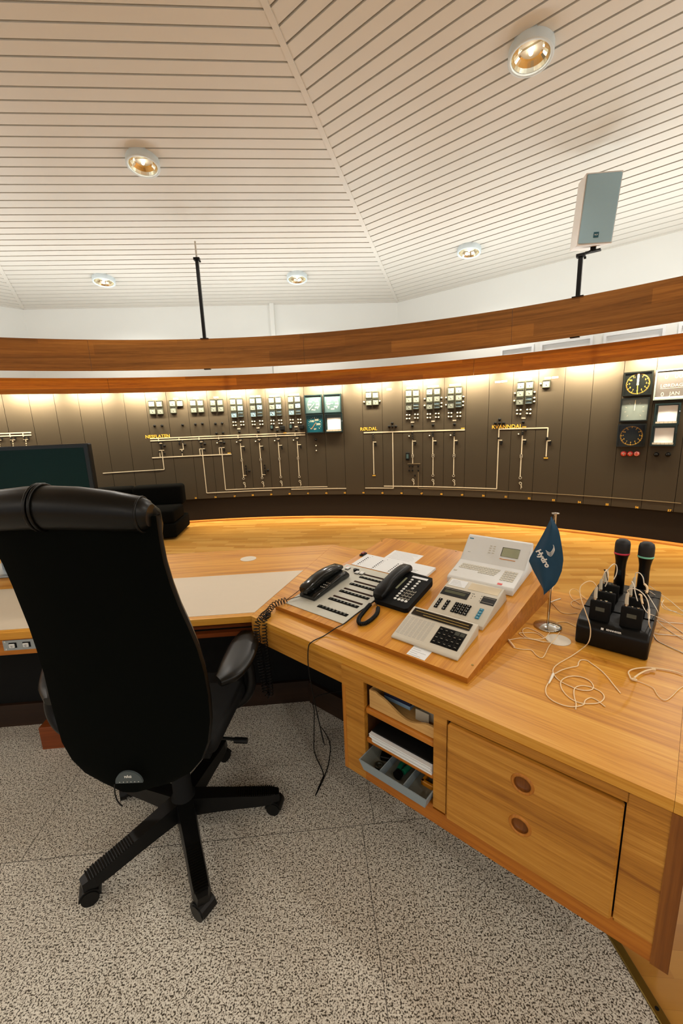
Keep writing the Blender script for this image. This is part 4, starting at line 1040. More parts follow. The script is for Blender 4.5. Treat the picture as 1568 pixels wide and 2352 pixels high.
for z in (0.583, 0.448):
    b = P(cb, CF @ TR(1.186, -0.014, z) @ RX(pi / 2))
    b.lathe([(0.0, -0.0105), (0.018, -0.010), (0.0215, -0.006), (0.0222, 0.0005)], 32, 1); b.lathe([(0.0222, 0.0005), (0.0235, 0.0035), (0.028, 0.004), (0.031, 0.0)], 32, 0)
    b.build('finger_pull', ['oak_vert', 'oak_post'], dr)  # bowl in darker oak: shade of the recess put into its colour
# things on the shelves
X = CF
t = thing('plywood_tray', 'plywood letter tray with curved front on the top shelf', 'tray', X @ TR(0.66, 0.02, 0.5585))
b = P(t, X); prof = []
for i in range(21):
    u = 0.655 + (0.912 - 0.655) * i / 20; f = i / 20
    z = 0.628 if f < .12 else (0.622 - 0.045 * (0.5 - 0.5 * math.cos(pi * (f - .12) / .5)) if f < .62 else 0.577 + 0.022 * (0.5 - 0.5 * math.cos(pi * min(1, (f - .62) / .3))))
    prof.append((u, z))
poly = [(0.655, 0.5592), (0.912, 0.5592)] + prof[::-1]
b.prism(poly, -0.022, -0.014, X=RX(pi / 2)); b.build('front', 'ply', t)
b = P(t, X); b.box(0.655, 0.661, 0.022, 0.33, 0.559, 0.628); b.box(0.906, 0.912, 0.022, 0.33, 0.559, 0.60); b.box(0.661, 0.906, 0.022, 0.33, 0.559, 0.565); b.build('body', 'ply', t)
o = P(thing('paperback_book', 'dark blue book lying in the plywood tray', 'book', X @ TR(0.72, 0.06, 0.566)), X)
t = [x for x in COL.objects if x.name.startswith('paperback_book')][-1]
o.box(0.69, 0.80, 0.05, 0.24, 0.600, 0.612, 0, 0.003); o.build('cover', 'navy', t)
b = P(t, X); b.box(0.692, 0.797, 0.053, 0.236, 0.586, 0.5995); b.build('pages', 'pale_blue', t)
t = thing('card_bundle', 'bundle of pale cards standing in the plywood tray', 'cards', X @ TR(0.84, 0.06, 0.566))
for i in range(4):
    b = P(t, X @ TR(0.82 + .012 * i, 0.05 + .01 * i, 0.566) @ RZ(.15 * i)); b.box(0, 0.05, 0, 0.003, 0, 0.04 - .004 * i); b.build('card', 'tag', t)
t = thing('ring_binder', 'flat black binder lying on top of papers, middle shelf', 'binder', X @ TR(0.67, 0.01, 0.468))
b = P(t, X); b.box(0.668, 0.911, 0.004, 0.32, 0.4705, 0.4765, 0, 0.002); b.build('cover', 'black_matte', t)
t = thing('paper_stack', 'thick stack of white papers under the black binder', 'paper', X @ TR(0.67, 0.0, 0.4345))
b = P(t, X)
for i in range(9):
    j = random.uniform(-.004, .004); k = .006 if i > 4 else 0
    b.box(0.676 - k + j, 0.909, -0.006 + j + (0.006 if i < 4 else 0), 0.30, 0.4345 + i * .004, 0.4345 + i * .004 + .0038)
b.build('sheets', 'paper', t)
# plastic tray
TU0, TU1, TV0, TV1, TZ = 0.6405, 0.9125, -0.04, 0.30, 0.3255
t = thing('cutlery_tray', 'grey plastic drawer tray sticking out of the lowest shelf', 'tray', X @ TR(TU0, TV0, TZ))
b = P(t, X); iz = 0.012
def trap(u0, u1, v0, v1, z0, z1, ins, mat):
    vs = [(u0 + ins, v0 + ins, z0), (u1 - ins, v0 + ins, z0), (u1 - ins, v1 - ins, z0), (u0 + ins, v1 - ins, z0), (u0, v0, z1), (u1, v0, z1), (u1, v1, z1), (u0, v1, z1)]
    return vs
o_ = trap(TU0, TU1, TV0, TV1, TZ, TZ + 0.045, iz, 0); i_ = trap(TU0 + .004, TU1 - .004, TV0 + .004, TV1 - .004, TZ + .003, TZ + 0.045, iz, 0)
b.add(o_, [(0, 3, 2, 1), (0, 1, 5, 4), (1, 2, 6, 5), (2, 3, 7, 6), (3, 0, 4, 7)], 0)
b.add(i_, [(0, 1, 2, 3), (0, 4, 5, 1), (1, 5, 6, 2), (2, 6, 7, 3), (3, 7, 4, 0)], 1)
rim = o_[4:] + i_[4:]
b.add(rim, [(0, 1, 5, 4), (1, 2, 6, 5), (2, 3, 7, 6), (3, 0, 4, 7)], 0)
b.build('body', ['tray_grey', 'tray_in'], t)
for u in (0.722, 0.818):
    b = P(t, X); b.box(u, u + .003, TV0 + .012, TV1 - .012, TZ + .003, TZ + .038); b.build('divider', 'tray_grey', t)
t = thing('pliers', 'green handled tool lying in the middle of the grey tray', 'tool', X @ TR(0.77, 0.03, TZ + .004))
b = P(t, X); b.tube([(0.765, 0.02, TZ + .02), (0.758, 0.07, TZ + .022), (0.764, 0.12, TZ + .02)], 0.010, 8, 0); b.build('grip', 'green', t)
b = P(t, X); b.tube([(0.782, 0.03, TZ + .022), (0.79, 0.08, TZ + .024), (0.782, 0.12, TZ + .02)], 0.010, 8, 0); b.build('grip', 'green', t)
b = P(t, X); b.cyl((0.772, 0.005, TZ + .02), (0.772, 0.022, TZ + .02), 0.016, n=14); b.build('head', 'black', t)
t = tag(MB(X).build('tape_roll', 'tray_grey'), 'small roll at the left of the grey drawer tray', 'tape roll'); bpy.data.objects.remove(t)
b = MB(X @ TR(0.693, 0.012, TZ + .003)); b.lathe([(0.009, 0), (0.016, 0), (0.016, 0.012), (0.009, 0.012), (0.009, 0)], 20); tag(b.build('tape_roll', 'meter_rim'), 'small dark tape roll at the left of the grey tray', 'tape roll')
b = MB(X @ TR(0.70, 0.06, TZ + .003)); b.box(-.03, .02, -.012, .02, 0, .02, 0, .005, 2, X=RZ(.4)); tag(b.build('stapler', 'black'), 'small dark object behind the tape roll in the tray', 'stapler')
b = MB(X @ TR(0.868, 0.06, TZ + .003)); b.box(-.022, .03, -.02, -.008, 0, .018, 0, .002); b.box(-.022, -.012, -.02, .03, 0, .018, 0, .002); b.box(.02, .03, -.02, .03, 0, .018, 0, .002); tag(b.build('tape_dispenser', 'amber'), 'amber plastic holder at the right of the grey tray', 'holder')

# ================================================================== SLOPING BOARD
def F2inv_pts(s, t, h=0): return F2.inverted() @ (FB @ V((s, t, h)))
t = thing('sloping_board', 'wedge-shaped oak board on the desk carrying phones and terminals', 'board', FB @ TR(0, 0, -0.02))
tops = [(-0.0, 0.0), (0.927, 0.0), (0.9515, 0.876), (0.013, 0.886)]
b = P(t, I4)
vt = [FB @ V((s, q, 0)) for s, q in tops]; vb = [V((p.x, p.y, HD)) for p in vt]
b.add(vb + vt, [(0, 3, 2, 1)], 1); b.add(vb + vt, [(4, 5, 6, 7)], 0); b.add(vb + vt, [(0, 1, 5, 4), (1, 2, 6, 5), (2, 3, 7, 6), (3, 0, 4, 7)], 1)
b.build('board', ['board', 'board_edge'], t)
for s, q in ((0.914, 0.067), (0.473, 0.872), (0.02, 0.832), (0.002 + .008, 0.069)):
    b = P(t, FB); b.cyl((s, q, 0.0), (s, q, 0.0012), 0.004, n=10); b.build('screw', 'brass', t)

def bt(name, label, cat, s, q): return thing(name, label, cat, FB @ TR(s, q, 0))
# --- console plate
t = bt('telephone_console', 'flat grey switchboard plate with dark key strips on the sloping board', 'switchboard', 0.2, 0.25)
b = P(t, FB); b.box(0.029, 0.382, 0.037, 0.488, 0.0, 0.0035, 0, 0.001); b.build('plate', 'grey_plate', t)
rows_ = [(0.083, 0.101, 0), (0.157, 0.175, 0.1885), (0.2355, 0.253, 0.267), (0.3125, 0.33, 0.345), (0.3905, 0.406, 0.4245)]
for r0, r1, br in rows_:
    b = P(t, FB); b.box(0.187, 0.356, r0, r1, 0.0035, 0.0055); 
    for i in range(8):
        u = 0.193 + 0.0205 * i
        b.box(u, u + 0.009, r0 + .004, r1 - .004, 0.0055, 0.008, 1); b.box(u + .002, u + .0035, r1 + .004 if not br else r1 - .003, r1 + .006 if not br else r1 - .0015, 0.0036, 0.006, 2)
    b.build('key_strip', ['bar_dark', 'meter_rim', 'tag'], t)
    if br:
        b = P(t, FB); b.box(0.191, 0.358, br, br + 0.0095, 0.0035, 0.0055); b.build('label_strip', 'bar_brown', t)
for u, q in ((0.139, 0.413), (0.165, 0.417), (0.062, 0.43)):
    b = P(t, FB); b.box(u, u + 0.022, q, q + 0.026, 0.0035, 0.005, 1); b.box(u + .001, u + 0.021, q + .001, q + .025, 0.005, 0.012, 0, .002); b.build('push_button', ['white_plastic', 'black'], t)
b = P(t, FB); b.cyl((0.128, 0.436, 0.0035), (0.128, 0.436, 0.018), 0.009, n=14); b.box(0.128, 0.15, 0.436, 0.446, 0.01, 0.018, 0, .002); b.build('round_knob', 'black', t)
b = P(t, FB); b.box(0.048, 0.062, 0.46, 0.468, 0.0035, 0.004, 0); b.box(0.07, 0.11, 0.462, 0.464, 0.0035, 0.0038, 1); b.build('printed_mark', ['red', 'print_grey'], t)
# --- slim phone
t = bt('slim_telephone', 'glossy black slim telephone with handset on its cradle, on the grey plate', 'telephone', 0.095, 0.24)
b = P(t, FB)
def loft(b, secs, mat=0, smooth=True):
    rows = [s_ for s_ in secs]; b.grid(rows, mat, smooth, closed=True)
    n = len(rows[0]); b.add(rows[0], [tuple(range(n - 1, -1, -1))], mat); b.add(rows[-1], [tuple(range(n))], mat)
def rrect(x0, x1, z0, z1, y, r=0.008, n=3):
    pts = []
    for cx, cz, a in ((x1 - r, z1 - r, 0), (x0 + r, z1 - r, pi / 2), (x0 + r, z0 + r, pi), (x1 - r, z0 + r, 3 * pi / 2)):
        for i in range(n + 1): q = a + pi / 2 * i / n; pts.append((cx + r * math.cos(q), y, cz + r * math.sin(q)))
    return pts
H0 = 0.0036
loft(b, [rrect(0.050, 0.148, H0, H0 + 0.016, 0.112, .006), rrect(0.046, 0.150, H0, H0 + 0.024, 0.125, .008), rrect(0.047, 0.149, H0, H0 + 0.028, 0.17, .008), rrect(0.048, 0.146, H0, H0 + 0.034, 0.25, .008),
         rrect(0.049, 0.143, H0, H0 + 0.038, 0.31, .01), rrect(0.051, 0.145, H0, H0 + 0.042, 0.355, .01), rrect(0.054, 0.142, H0, H0 + 0.022, 0.373, .008)])
b.build('base', 'black_gloss', t)
b = P(t, FB)
loft(b, [rrect(0.058, 0.108, 0.030, 0.058, 0.110, .009), rrect(0.054, 0.112, 0.026, 0.066, 0.122, .012), rrect(0.053, 0.112, 0.026, 0.072, 0.16, .014), rrect(0.054, 0.110, 0.030, 0.080, 0.195, .014), rrect(0.055, 0.109, 0.034, 0.084, 0.24, .014), rrect(0.054, 0.110, 0.036, 0.082, 0.285, .014),
         rrect(0.056, 0.110, 0.040, 0.077, 0.32, .012), rrect(0.056, 0.112, 0.040, 0.070, 0.358, .012), rrect(0.060, 0.108, 0.044, 0.062, 0.373, .008)])
b.build('handset', 'black_gloss', t)
for i in range(4):
    for j in range(3):
        b = P(t, FB); b.sphere((0.118 + 0.010 * j, 0.19 + 0.021 * i, H0 + 0.031), 0.0040, 0, 5, sz=(1, 1, .7)); b.build('key', 'chrome', t)
# --- desk phone
t = bt('desk_telephone', 'matte black desk telephone with white keys beside the grey plate', 'telephone', 0.47, 0.36)
K = 0.1
def hp(q): return 0.0 + K * q
b = P(t, FB)
pr = [(0.395, 0.236), (0.41, 0.229), (0.553, 0.226), (0.566, 0.235), (0.561, 0.45), (0.552, 0.472), (0.40, 0.485), (0.378, 0.46)]
n = len(pr); vs = [(x, y, 0.002 if y < .3 else 0.018) for x, y in pr] + [(x, y, hp(y) - .001) for x, y in pr]
b.add(vs, [tuple(range(n - 1, -1, -1)), tuple(range(n, 2 * n))] + [(i, (i + 1) % n, n + (i + 1) % n, n + i) for i in range(n)]); b.build('body', 'black_matte', t)
b = P(t, FB); b.box(0.40, 0.55, 0.40, 0.43, 0.0, 0.03, 0, .004); b.build('foot', 'black', t)
b = P(t, FB)
loft(b, [rrect(0.390, 0.438, hp(.24), hp(.24) + .022, 0.236, .009), rrect(0.382, 0.445, hp(.25) - .002, hp(.25) + .034, 0.25, .014), rrect(0.381, 0.445, hp(.28), hp(.28) + .042, 0.285, .014), rrect(0.385, 0.438, hp(.33) + .012, hp(.33) + .046, 0.33, .014),
         rrect(0.385, 0.438, hp(.38) + .014, hp(.38) + .048, 0.38, .014), rrect(0.384, 0.440, hp(.42) + .010, hp(.42) + .046, 0.425, .014), rrect(0.385, 0.440, hp(.46), hp(.46) + .040, 0.46, .014), rrect(0.385, 0.440, hp(.48) - .002, hp(.48) + .032, 0.488, .013), rrect(0.394, 0.430, hp(.5), hp(.5) + .018, 0.50, .008)])
b.build('handset', 'black', t)
def kbox(parent, name, mats, x0, x1, y0, y1, k, h0, dz, bev=.001, mat=0, txt=None):
    ym = (y0 + y1) / 2; Xk = FB @ TR((x0 + x1) / 2, ym, h0 + k * ym) @ RX(math.atan(k))
    b = P(parent, Xk); hx = (x1 - x0) / 2; hy = (y1 - y0) / 2
    b.box(-hx, hx, -hy, hy, 0, dz, mat, bev)
    if txt: b.text(txt, hy * 1.4, TR(0, 0, dz + .0002), 1, 0.0002)
    return b.build(name, mats, parent)
for q in (0.272, 0.291, 0.31, 0.329, 0.347, 0.366, 0.386, 0.405, 0.424):
    b = P(t, FB); x = 0.4795 - (q - .272) * .033; b.sphere((x, q, hp(q)), 0.0072, 0, 7, sz=(1, 1, .5)); b.build('key', 'white', t)
for q in (0.365, 0.385, 0.405, 0.424):
    b = P(t, FB); b.sphere((0.5115, q, hp(q)), 0.0072, 0, 7, sz=(1, 1, .5)); b.build('key', 'white', t)
for x in (0.499, 0.516, 0.534):
    b = P(t, FB); b.sphere((x, 0.271, hp(.271)), 0.0076, 0, 7, sz=(1, 1, .5)); b.build('key', 'white', t)
    for q in (0.287, 0.306, 0.325, 0.344):
        kbox(t, 'key', ['tag'], x - .0068, x + .0068, q - .0062, q + .0062, K, -.0008, .003)
        kbox(t, 'key_cap', ['black'], x - .0045, x + .0052, q - .0032, q + .0048, K, .002, .0012, 0)
kbox(t, 'label_strip', ['paper'], 0.462, 0.541, 0.441, 0.455, K, -.0005, .0015, 0)
kbox(t, 'display', ['lcd'], 0.4385, 0.4475, 0.337, 0.43, K, -.0005, .0015, 0)
# --- intercom
def wedge(b, s0, s1, prof, mat=0, bev=0.0):
    X = Matrix(((0, 0, 1, 0), (1, 0, 0, 0), (0, 1, 0, 0), (0, 0, 0, 1)))  # (t,h,s) -> (s,t,h)
    b.prism(prof, s0, s1, mat, X, bev)
t = bt('intercom_panel', 'grey beige intercom unit with speaker slots and black keypad, nearest the camera', 'intercom', 0.73, 0.15)
b = P(t, FB); wedge(b, 0.598, 0.866, [(0.058, 0.001), (0.058, 0.007), (0.066, 0.0105), (0.226, 0.0425), (0.236, 0.042), (0.238, 0.036), (0.232, 0.001)], 0, 0.002); b.build('case', 'beige_plastic', t)
kbox(t, 'smoked_cover', ['smoke'], 0.609, 0.85, 0.189, 0.225, .2, -.003, .004, .0015)
kbox(t, 'cover_highlight', ['cover_glint'], 0.622, 0.84, 0.208, 0.2105, .2, .0012, .0006, 0); kbox(t, 'cover_highlight', ['cover_glint'], 0.66, 0.846, 0.195, 0.1975, .2, .0012, .0006, 0)  # highlights on the cover drawn as thin gold strips
for i in range(7):
    b = P(t, FB @ TR(0.604 + .0175 * i, 0, -.003)); 
    for j in range(19):
        q = 0.083 + j * 0.0051; b.box(0, 0.0135, q, q + .0014, .2 * q + .0002, .2 * q + .0006)
    b.build('speaker_slots', 'print_grey', t)
kbox(t, 'keypad', ['lcd_black', 'tag'], 0.746, 0.850, 0.087, 0.174, .2, -.003, .0015, 0)
for j in range(4):
    for i in range(5):
        kbox(t, 'key', ['bar_dark'] if not (j == 3 and i > 2) else ['meter_rim'], 0.749 + .0202 * i, 0.766 + .0202 * i, 0.090 + .0205 * j, 0.1065 + .0205 * j, .2, -.0016, .0016, 0)
        if j < 3 or i < 3: kbox(t, 'key_print', ['tag'], 0.753 + .0202 * i, 0.761 + .0202 * i, 0.097 + .0205 * j, 0.0985 + .0205 * j, .2, .0002, .0002, 0)
# --- number terminal
CK, CH = .2195, -.0407 - 0.0015
t = bt('number_terminal', 'grey keypad terminal with small display and blue keys, middle of three devices', 'terminal', 0.74, 0.38)
b = P(t, FB); wedge(b, 0.636, 0.869, [(0.262, 0.001), (0.264, 0.0155), (0.430, 0.0527), (0.490, 0.062), (0.512, 0.001)], 0, 0.0015); b.build('case', 'beige_plastic', t)
kbox(t, 'display_window', ['lcd_black'], 0.640, 0.756, 0.375, 0.421, CK, CH, .002, 0); kbox(t, 'display', ['lcd_dark'], 0.652, 0.742, 0.389, 0.405, CK, CH + .002, .0004, 0)
kbox(t, 'display_window', ['lcd_black'], 0.811, 0.8645, 0.377, 0.419, CK, CH, .002, 0)
kbox(t, 'window_line', ['tag'], 0.644, 0.752, 0.4125, 0.4137, CK, CH + .002, .0003, 0)
kbox(t, 'window_line', ['tag'], 0.814, 0.861, 0.411, 0.4122, CK, CH + .002, .0003, 0); kbox(t, 'window_line', ['tag'], 0.814, 0.861, 0.384, 0.3852, CK, CH + .002, .0003, 0)
leg1 = ['F', 'F', 'M', 'C'];
for j in range(4):
    y0 = 0.293 + .0147 * j
    kbox(t, 'key', ['bar_dark', 'white'], 0.652, 0.666, y0, y0 + .0115, CK, CH, .004, .0005, txt='FBAL'[j]); kbox(t, 'key', ['bar_dark', 'white'], 0.6865, 0.7005, y0, y0 + .0115, CK, CH, .004, .0005, txt='DCRV'[j])
    for i in range(4):
        tx = ['0*ED', '789C', '456B', '123A'][j][i]
        kbox(t, 'key', ['bar_dark', 'white'], 0.7245 + .0172 * i, 0.7385 + .0172 * i, y0, y0 + .0118, CK, CH, .004, .0005, txt=tx)
    kbox(t, 'blue_key', ['blue_key', 'white'], 0.825, 0.8405, y0, y0 + .0118, CK, CH, .004, .0005, txt='4321'[j])
for x, q in ((0.764, 0.416), (0.77, 0.416), (0.768, 0.403), (0.778, 0.403), (0.768, 0.39), (0.803, 0.414), (0.804, 0.4), (0.804, 0.386)):
    kbox(t, 'print_dot', ['meter_ink'], x, x + .003, q, q + .003, CK, CH, .0017, 0)
b = P(t, FB @ TR(0, 0.4, 0)); kk = (0.062 - 0.0527) / 0.06
b = P(t, FB @ TR(0.645, 0.437, 0.0542) @ RX(math.atan(kk))); b.box(0, 0.075, 0, 0.045, 0, 0.0006); 
for i in range(4): b.box(.008, .06 - .006 * i, .008 + .009 * i, .0095 + .009 * i, .0006, .0008, 1)
b.build('paper_note', ['paper', 'print_grey'], t)
b = P(t, FB @ TR(0.735, 0.437, 0.0542) @ RX(math.atan(kk))); b.box(0, 0.125, 0, 0.045, 0, 0.0005); b.build('name_strip', plain('aged_strip', (206, 190, 158), .5), t)
# --- white keyboard terminal
t = bt('keyboard_terminal', 'white desktop terminal with small screen and faded keyboard, furthest of three devices', 'terminal', 0.73, 0.68)
b = P(t, FB)
prf = [(0.548, 0.001), (0.552, 0.024), (0.562, 0.031), (0.70, 0.050), (0.80, 0.136), (0.812, 0.139), (0.824, 0.130), (0.806, 0.001)]
wedge(b, 0.582, 0.8805, prf, 0, 0.003); b.build('case', 'white_plastic', t)
K1, H1_ = (0.050 - .031) / (.70 - .562), 0.031 - 0.562 * (0.050 - .031) / (.70 - .562)
K2 = (0.136 - .050) / .10; H2_ = 0.05 - .70 * K2
for j in range(4):
    for i in range(14 - (j == 0) * 8):
        x = 0.60 + .0128 * i + (.003 * j) + (j == 0) * 0.10 ; q = 0.620 + .0135 * j
        kbox(t, 'key', ['faded_key'], x, x + .0105, q, q + .0108, K1, H1_, .0022, .0004)
for j in range(5):
    for i in range(4):
        x = 0.806 + .0145 * i; q = 0.600 + .0155 * j
        kbox(t, 'key', ['faded_key'], x, x + .012, q, q + .0125, K1, H1_, .0022, .0004)
kbox(t, 'red_tag', ['red'], 0.808, 0.828, 0.566, 0.578, K1, H1_, .001, 0)
kbox(t, 'key', ['faded_key'], 0.592, 0.606, 0.602, 0.610, K1, H1_, .002, 0)
kbox(t, 'screen_surround', ['black'], 0.760, 0.838, 0.7325, 0.779, K2, H2_, .0012, 0); kbox(t, 'screen', ['lcd'], 0.7625, 0.838, 0.7325, 0.7765, K2, H2_ + .0012, .0005, 0)
kbox(t, 'orange_strip', ['orange'], 0.760, 0.83, 0.7265, 0.7295, K2, H2_, .0012, 0)
kbox(t, 'blue_logo', ['blue_key', 'white'], 0.592, 0.612, 0.787, 0.792, K2, H2_, .0008, 0)
for j in range(4):
    for i in range(2): kbox(t, 'small_key', ['faded_key'], 0.700 + .018 * i, 0.710 + .018 * i, 0.742 + .009 * j, 0.746 + .009 * j, K2, H2_, .001, 0)
for x in (0.606, 0.613): kbox(t, 'print_dot', ['meter_ink'], x, x + .003, 0.7335, 0.7355, K2, H2_, .0007, 0)
# --- papers
def paperobj(name, label, cat, s0, s1, q0, q1, h, thick, mats, deco=None):
    t = bt(name, label, cat, (s0 + s1) / 2, (q0 + q1) / 2); b = P(t, FB); b.box(s0, s1, q0, q1, h, h + thick)
    b.build('sheet', mats[0], t)
    if deco: b = P(t, FB); deco(b, h + thick); b.build('print', mats[1], t)
    return t
def holes(x0, n=7):
    def f(b, h):
        for k in (0, 1, 2):
            x = x0 + .098 * k
            for i in range(7):
                q = 0.517 + .0145 * i; b.cyl((x, q, h), (x, q, h + .0005), 0.0042, n=10); b.cyl((x + .012, q + .003, h), (x + .012, q + .003, h + .0005), 0.0018, n=6)
            b.cyl((x, 0.505, h), (x, 0.505, h + .0004), 0.0022, n=6); b.cyl((x + .017, 0.625, h), (x + .017, 0.625, h + .0004), 0.0022, n=6)
    return f
def writing(x0, x1, q0, q1, n):
    def f(b, h):
        for i in range(n):
            q = q0 + (q1 - q0) * i / (n - 1); b.box(x0, x1 - random.uniform(0, .03), q, q + .0012, h, h + .0003)
    return f
tt = paperobj('index_card', 'white perforated card strip lying above the grey plate', 'card', 0.052, 0.352, 0.498, 0.640, 0.0008, 0.0012, ['paper', 'black_matte'], holes(0.085))
tt = paperobj('paper_sheet', 'white printed sheet at the far edge of the sloping board', 'paper', 0.166, 0.348, 0.60, 0.75, 0.0002, 0.0005, ['paper', 'print_grey'], writing(0.18, 0.33, 0.655, 0.738, 7))
tt = paperobj('booklet', 'stack of white booklets behind the desk telephone', 'booklet', 0.352, 0.482, 0.535, 0.632, 0.0005, 0.012, ['paper', 'meter_ink'], writing(0.365, 0.44, 0.55, 0.565, 3))
tt = paperobj('paper_label', 'small white label under the intercom on the front edge', 'label', 0.697, 0.769, 0.006, 0.075, 0.0003, 0.0004, ['paper', 'print_grey'], writing(0.702, 0.76, 0.012, 0.044, 4))
t = bt('desk_clip', 'small dark red clip at the corner of the perforated card', 'clip', 0.036, 0.625)
b = P(t, FB); b.box(0.024, 0.05, 0.604, 0.646, 0, 0.008, 0, .002); b.build('base', 'black', t); b = P(t, FB); b.box(0.028, 0.046, 0.612, 0.64, 0.008, 0.016, 0, .003); b.build('cap', 'maroon', t)

# --- cords
def px_path(cc, pts, z=HD + 0.002):
    out = []
    for p in pts:
        zz = p[2] if len(p) > 2 else z
        out.append(at(*cc(p[0], p[1]), zz))
    return out
def cable(name, label, path, r, mat, k=6, parent=None, n=7):
    b = MB(); b.tube(smooth_path(path, k), r, n); o = b.build(name, mat, parent)
    if label: tag(o, label, 'cable')
    return o
idc = lambda x, y: (x, y)
def helix(path, R, pitch, seg=10):
    pts = smooth_path(path, 14); out = []; L = 0; a = None; prev = pts[0]; ph = 0
    # resample
    cum = [0]
    for i in range(1, len(pts)): cum.append(cum[-1] + (pts[i] - pts[i - 1]).length)
    total = cum[-1]; N = int(total / pitch * seg); j = 0
    for i in range(N + 1):
        s_ = total * i / N
        while j < len(cum) - 2 and cum[j + 1] < s_: j += 1
        f = (s_ - cum[j]) / max(1e-9, cum[j + 1] - cum[j]); p = pts[j].lerp(pts[j + 1], f); t = (pts[j + 1] - pts[j]).normalized()
        a = t.orthogonal().normalized() if a is None else (a - t * a.dot(t)).normalized()
        b_ = t.cross(a); q = 2 * pi * i / seg
        out.append(p + a * R * math.cos(q) + b_ * R * math.sin(q))
    return out
# coil from the slim phone over the desk edge
def bp(s, q, h): return FB @ V((s, q, h))
def f2(u, v, z): return F2 @ V((u, v, z))
t = thing('coiled_cord', 'black coiled phone cord hanging over the desk edge behind the armrest', 'cable', Matrix.Translation(f2(0.05, 0.05, HD)))
iv = FR[t.name].inverted()
path = [bp(0.03, 0.045, 0.014), bp(0.006, -0.006, 0.012), f2(0.055, 0.055, HD + .016), f2(0.075, 0.005, HD + .017), f2(0.08, -0.03, HD - .01), f2(0.08, -0.034, HD - .08), f2(0.085, -0.03, HD - .2), f2(0.10, -0.03, HD - .33)]
b = MB(iv); b.tube(helix(path, 0.0125, 0.0135, 10), 0.0021, 6); b.build('coil', 'black', t)
path2 = [f2(0.10, -0.03, HD - .33), f2(0.112, -0.012, HD - .34), f2(0.115, -0.015, HD - .2), f2(0.108, -0.016, HD - .06), f2(0.10, 0.0, HD + .015), f2(0.085, 0.03, HD + .014), f2(0.06, 0.05, HD + .018)]
b = MB(iv); b.tube(helix(path2, 0.010, 0.014, 10), 0.0021, 6); b.build('coil', 'black', t)
b = MB(iv); b.tube(smooth_path([bp(0.03, 0.045, 0.014), bp(0.05, 0.085, 0.012), bp(0.085, 0.112, 0.02)]), 0.0016, 6); b.tube(smooth_path([bp(0.03, 0.05, 0.014), bp(0.045, 0.10, 0.03), bp(0.06, 0.118, 0.045)]), 0.0014, 6); b.build('lead', 'black', t)
# desk phone cord: thick coil loop on the board + thin line over the edge
t = thing('handset_cord', 'short thick black coiled handset cord looped beside the desk telephone', 'cable', FB @ TR(0.42, 0.17, 0))
iv = FR[t.name].inverted()
hpth = [bp(*pb(*p_, .01), .01) for p_ in ((850,1388), (836,1404), (824,1421), (826,1432), (840,1431), (856,1420), (866,1408), (868,1396))]
b = MB(iv); b.tube(helix(hpth, 0.0068, 0.0056, 9), 0.0026, 5); b.tube(smooth_path(hpth), 0.0055, 8); b.build('coil', 'black', t)
b = MB(iv); b.tube(smooth_path([hpth[0], bp(*pb(862,1378,.012), .012), bp(0.398, 0.25, 0.02)]), .0025, 6); b.tube(smooth_path([hpth[-1], bp(*pb(864,1386,.01), .01), bp(*pb(872,1377,.012), .014), bp(.402, .24, .012)]), .0018, 6); b.build('lead', 'black', t)
cable('phone_line', 'thin black phone line running off the desk edge down to the granite floor',
      [bp(0.395, 0.238, 0.008), bp(0.384, 0.13, 0.006), bp(0.383, 0.04, 0.005), bp(0.375, -0.003, 0.006), f2(0.39, 0.06, HD + .003), f2(0.385, 0.0, HD + .004), f2(0.378, -0.018, HD - .02), f2(0.376, -0.020, HD - .12), f2(0.385, 0.0, HD - .30), f2(0.40, 0.02, 0.25), at(735, 1668, 0.06), at(757, 1705, 0.02), at(755, 1750, .006), at(742, 1790, .006), at(724, 1828, .006), at(737, 1795, .006), at(742, 1775, .006), at(722, 1728, .008), at(721, 1690, .02), at(722, 1640, 0.06), at(726, 1600, .12), f2(0.33, 0.35, 0.30)], 0.0022, 'black')
b = MB(); q = at(686, 1729, 0.002); b.tube([q + V((-.006, 0, 0.002)), q + V((0, .002, .003)), q + V((.006, 0, 0.002))], .0015, 5); tag(b.build('paper_clip', 'chrome'), 'tiny shiny clip lying on the granite under the desk', 'paper clip')

# ================================================================== FLAG
FP = V((1.061, 0.655, 0))
FXF = F2 @ TR(FP.x, FP.y, HD)
t = thing('table_flag', 'dark blue Hydro pennant on a chrome table stand', 'flag', FXF)
b = P(t, FXF); b.lathe([(0.0, 0.0), (0.05, 0.0), (0.052, 0.003), (0.05, 0.006), (0.02, 0.011), (0.006, 0.014), (0, 0.014)], 40); b.build('stand_base', 'chrome', t)
b = P(t, FXF); b.cyl((0, 0, 0.012), (0.0, 0.0, 0.462), 0.0048, n=14); b.build('pole', 'chrome', t)
b = P(t, FXF); b.lathe([(0, 0.462), (0.013, 0.463), (0.014, 0.467), (0, 0.469)], 18); b.build('finial', 'chrome', t)
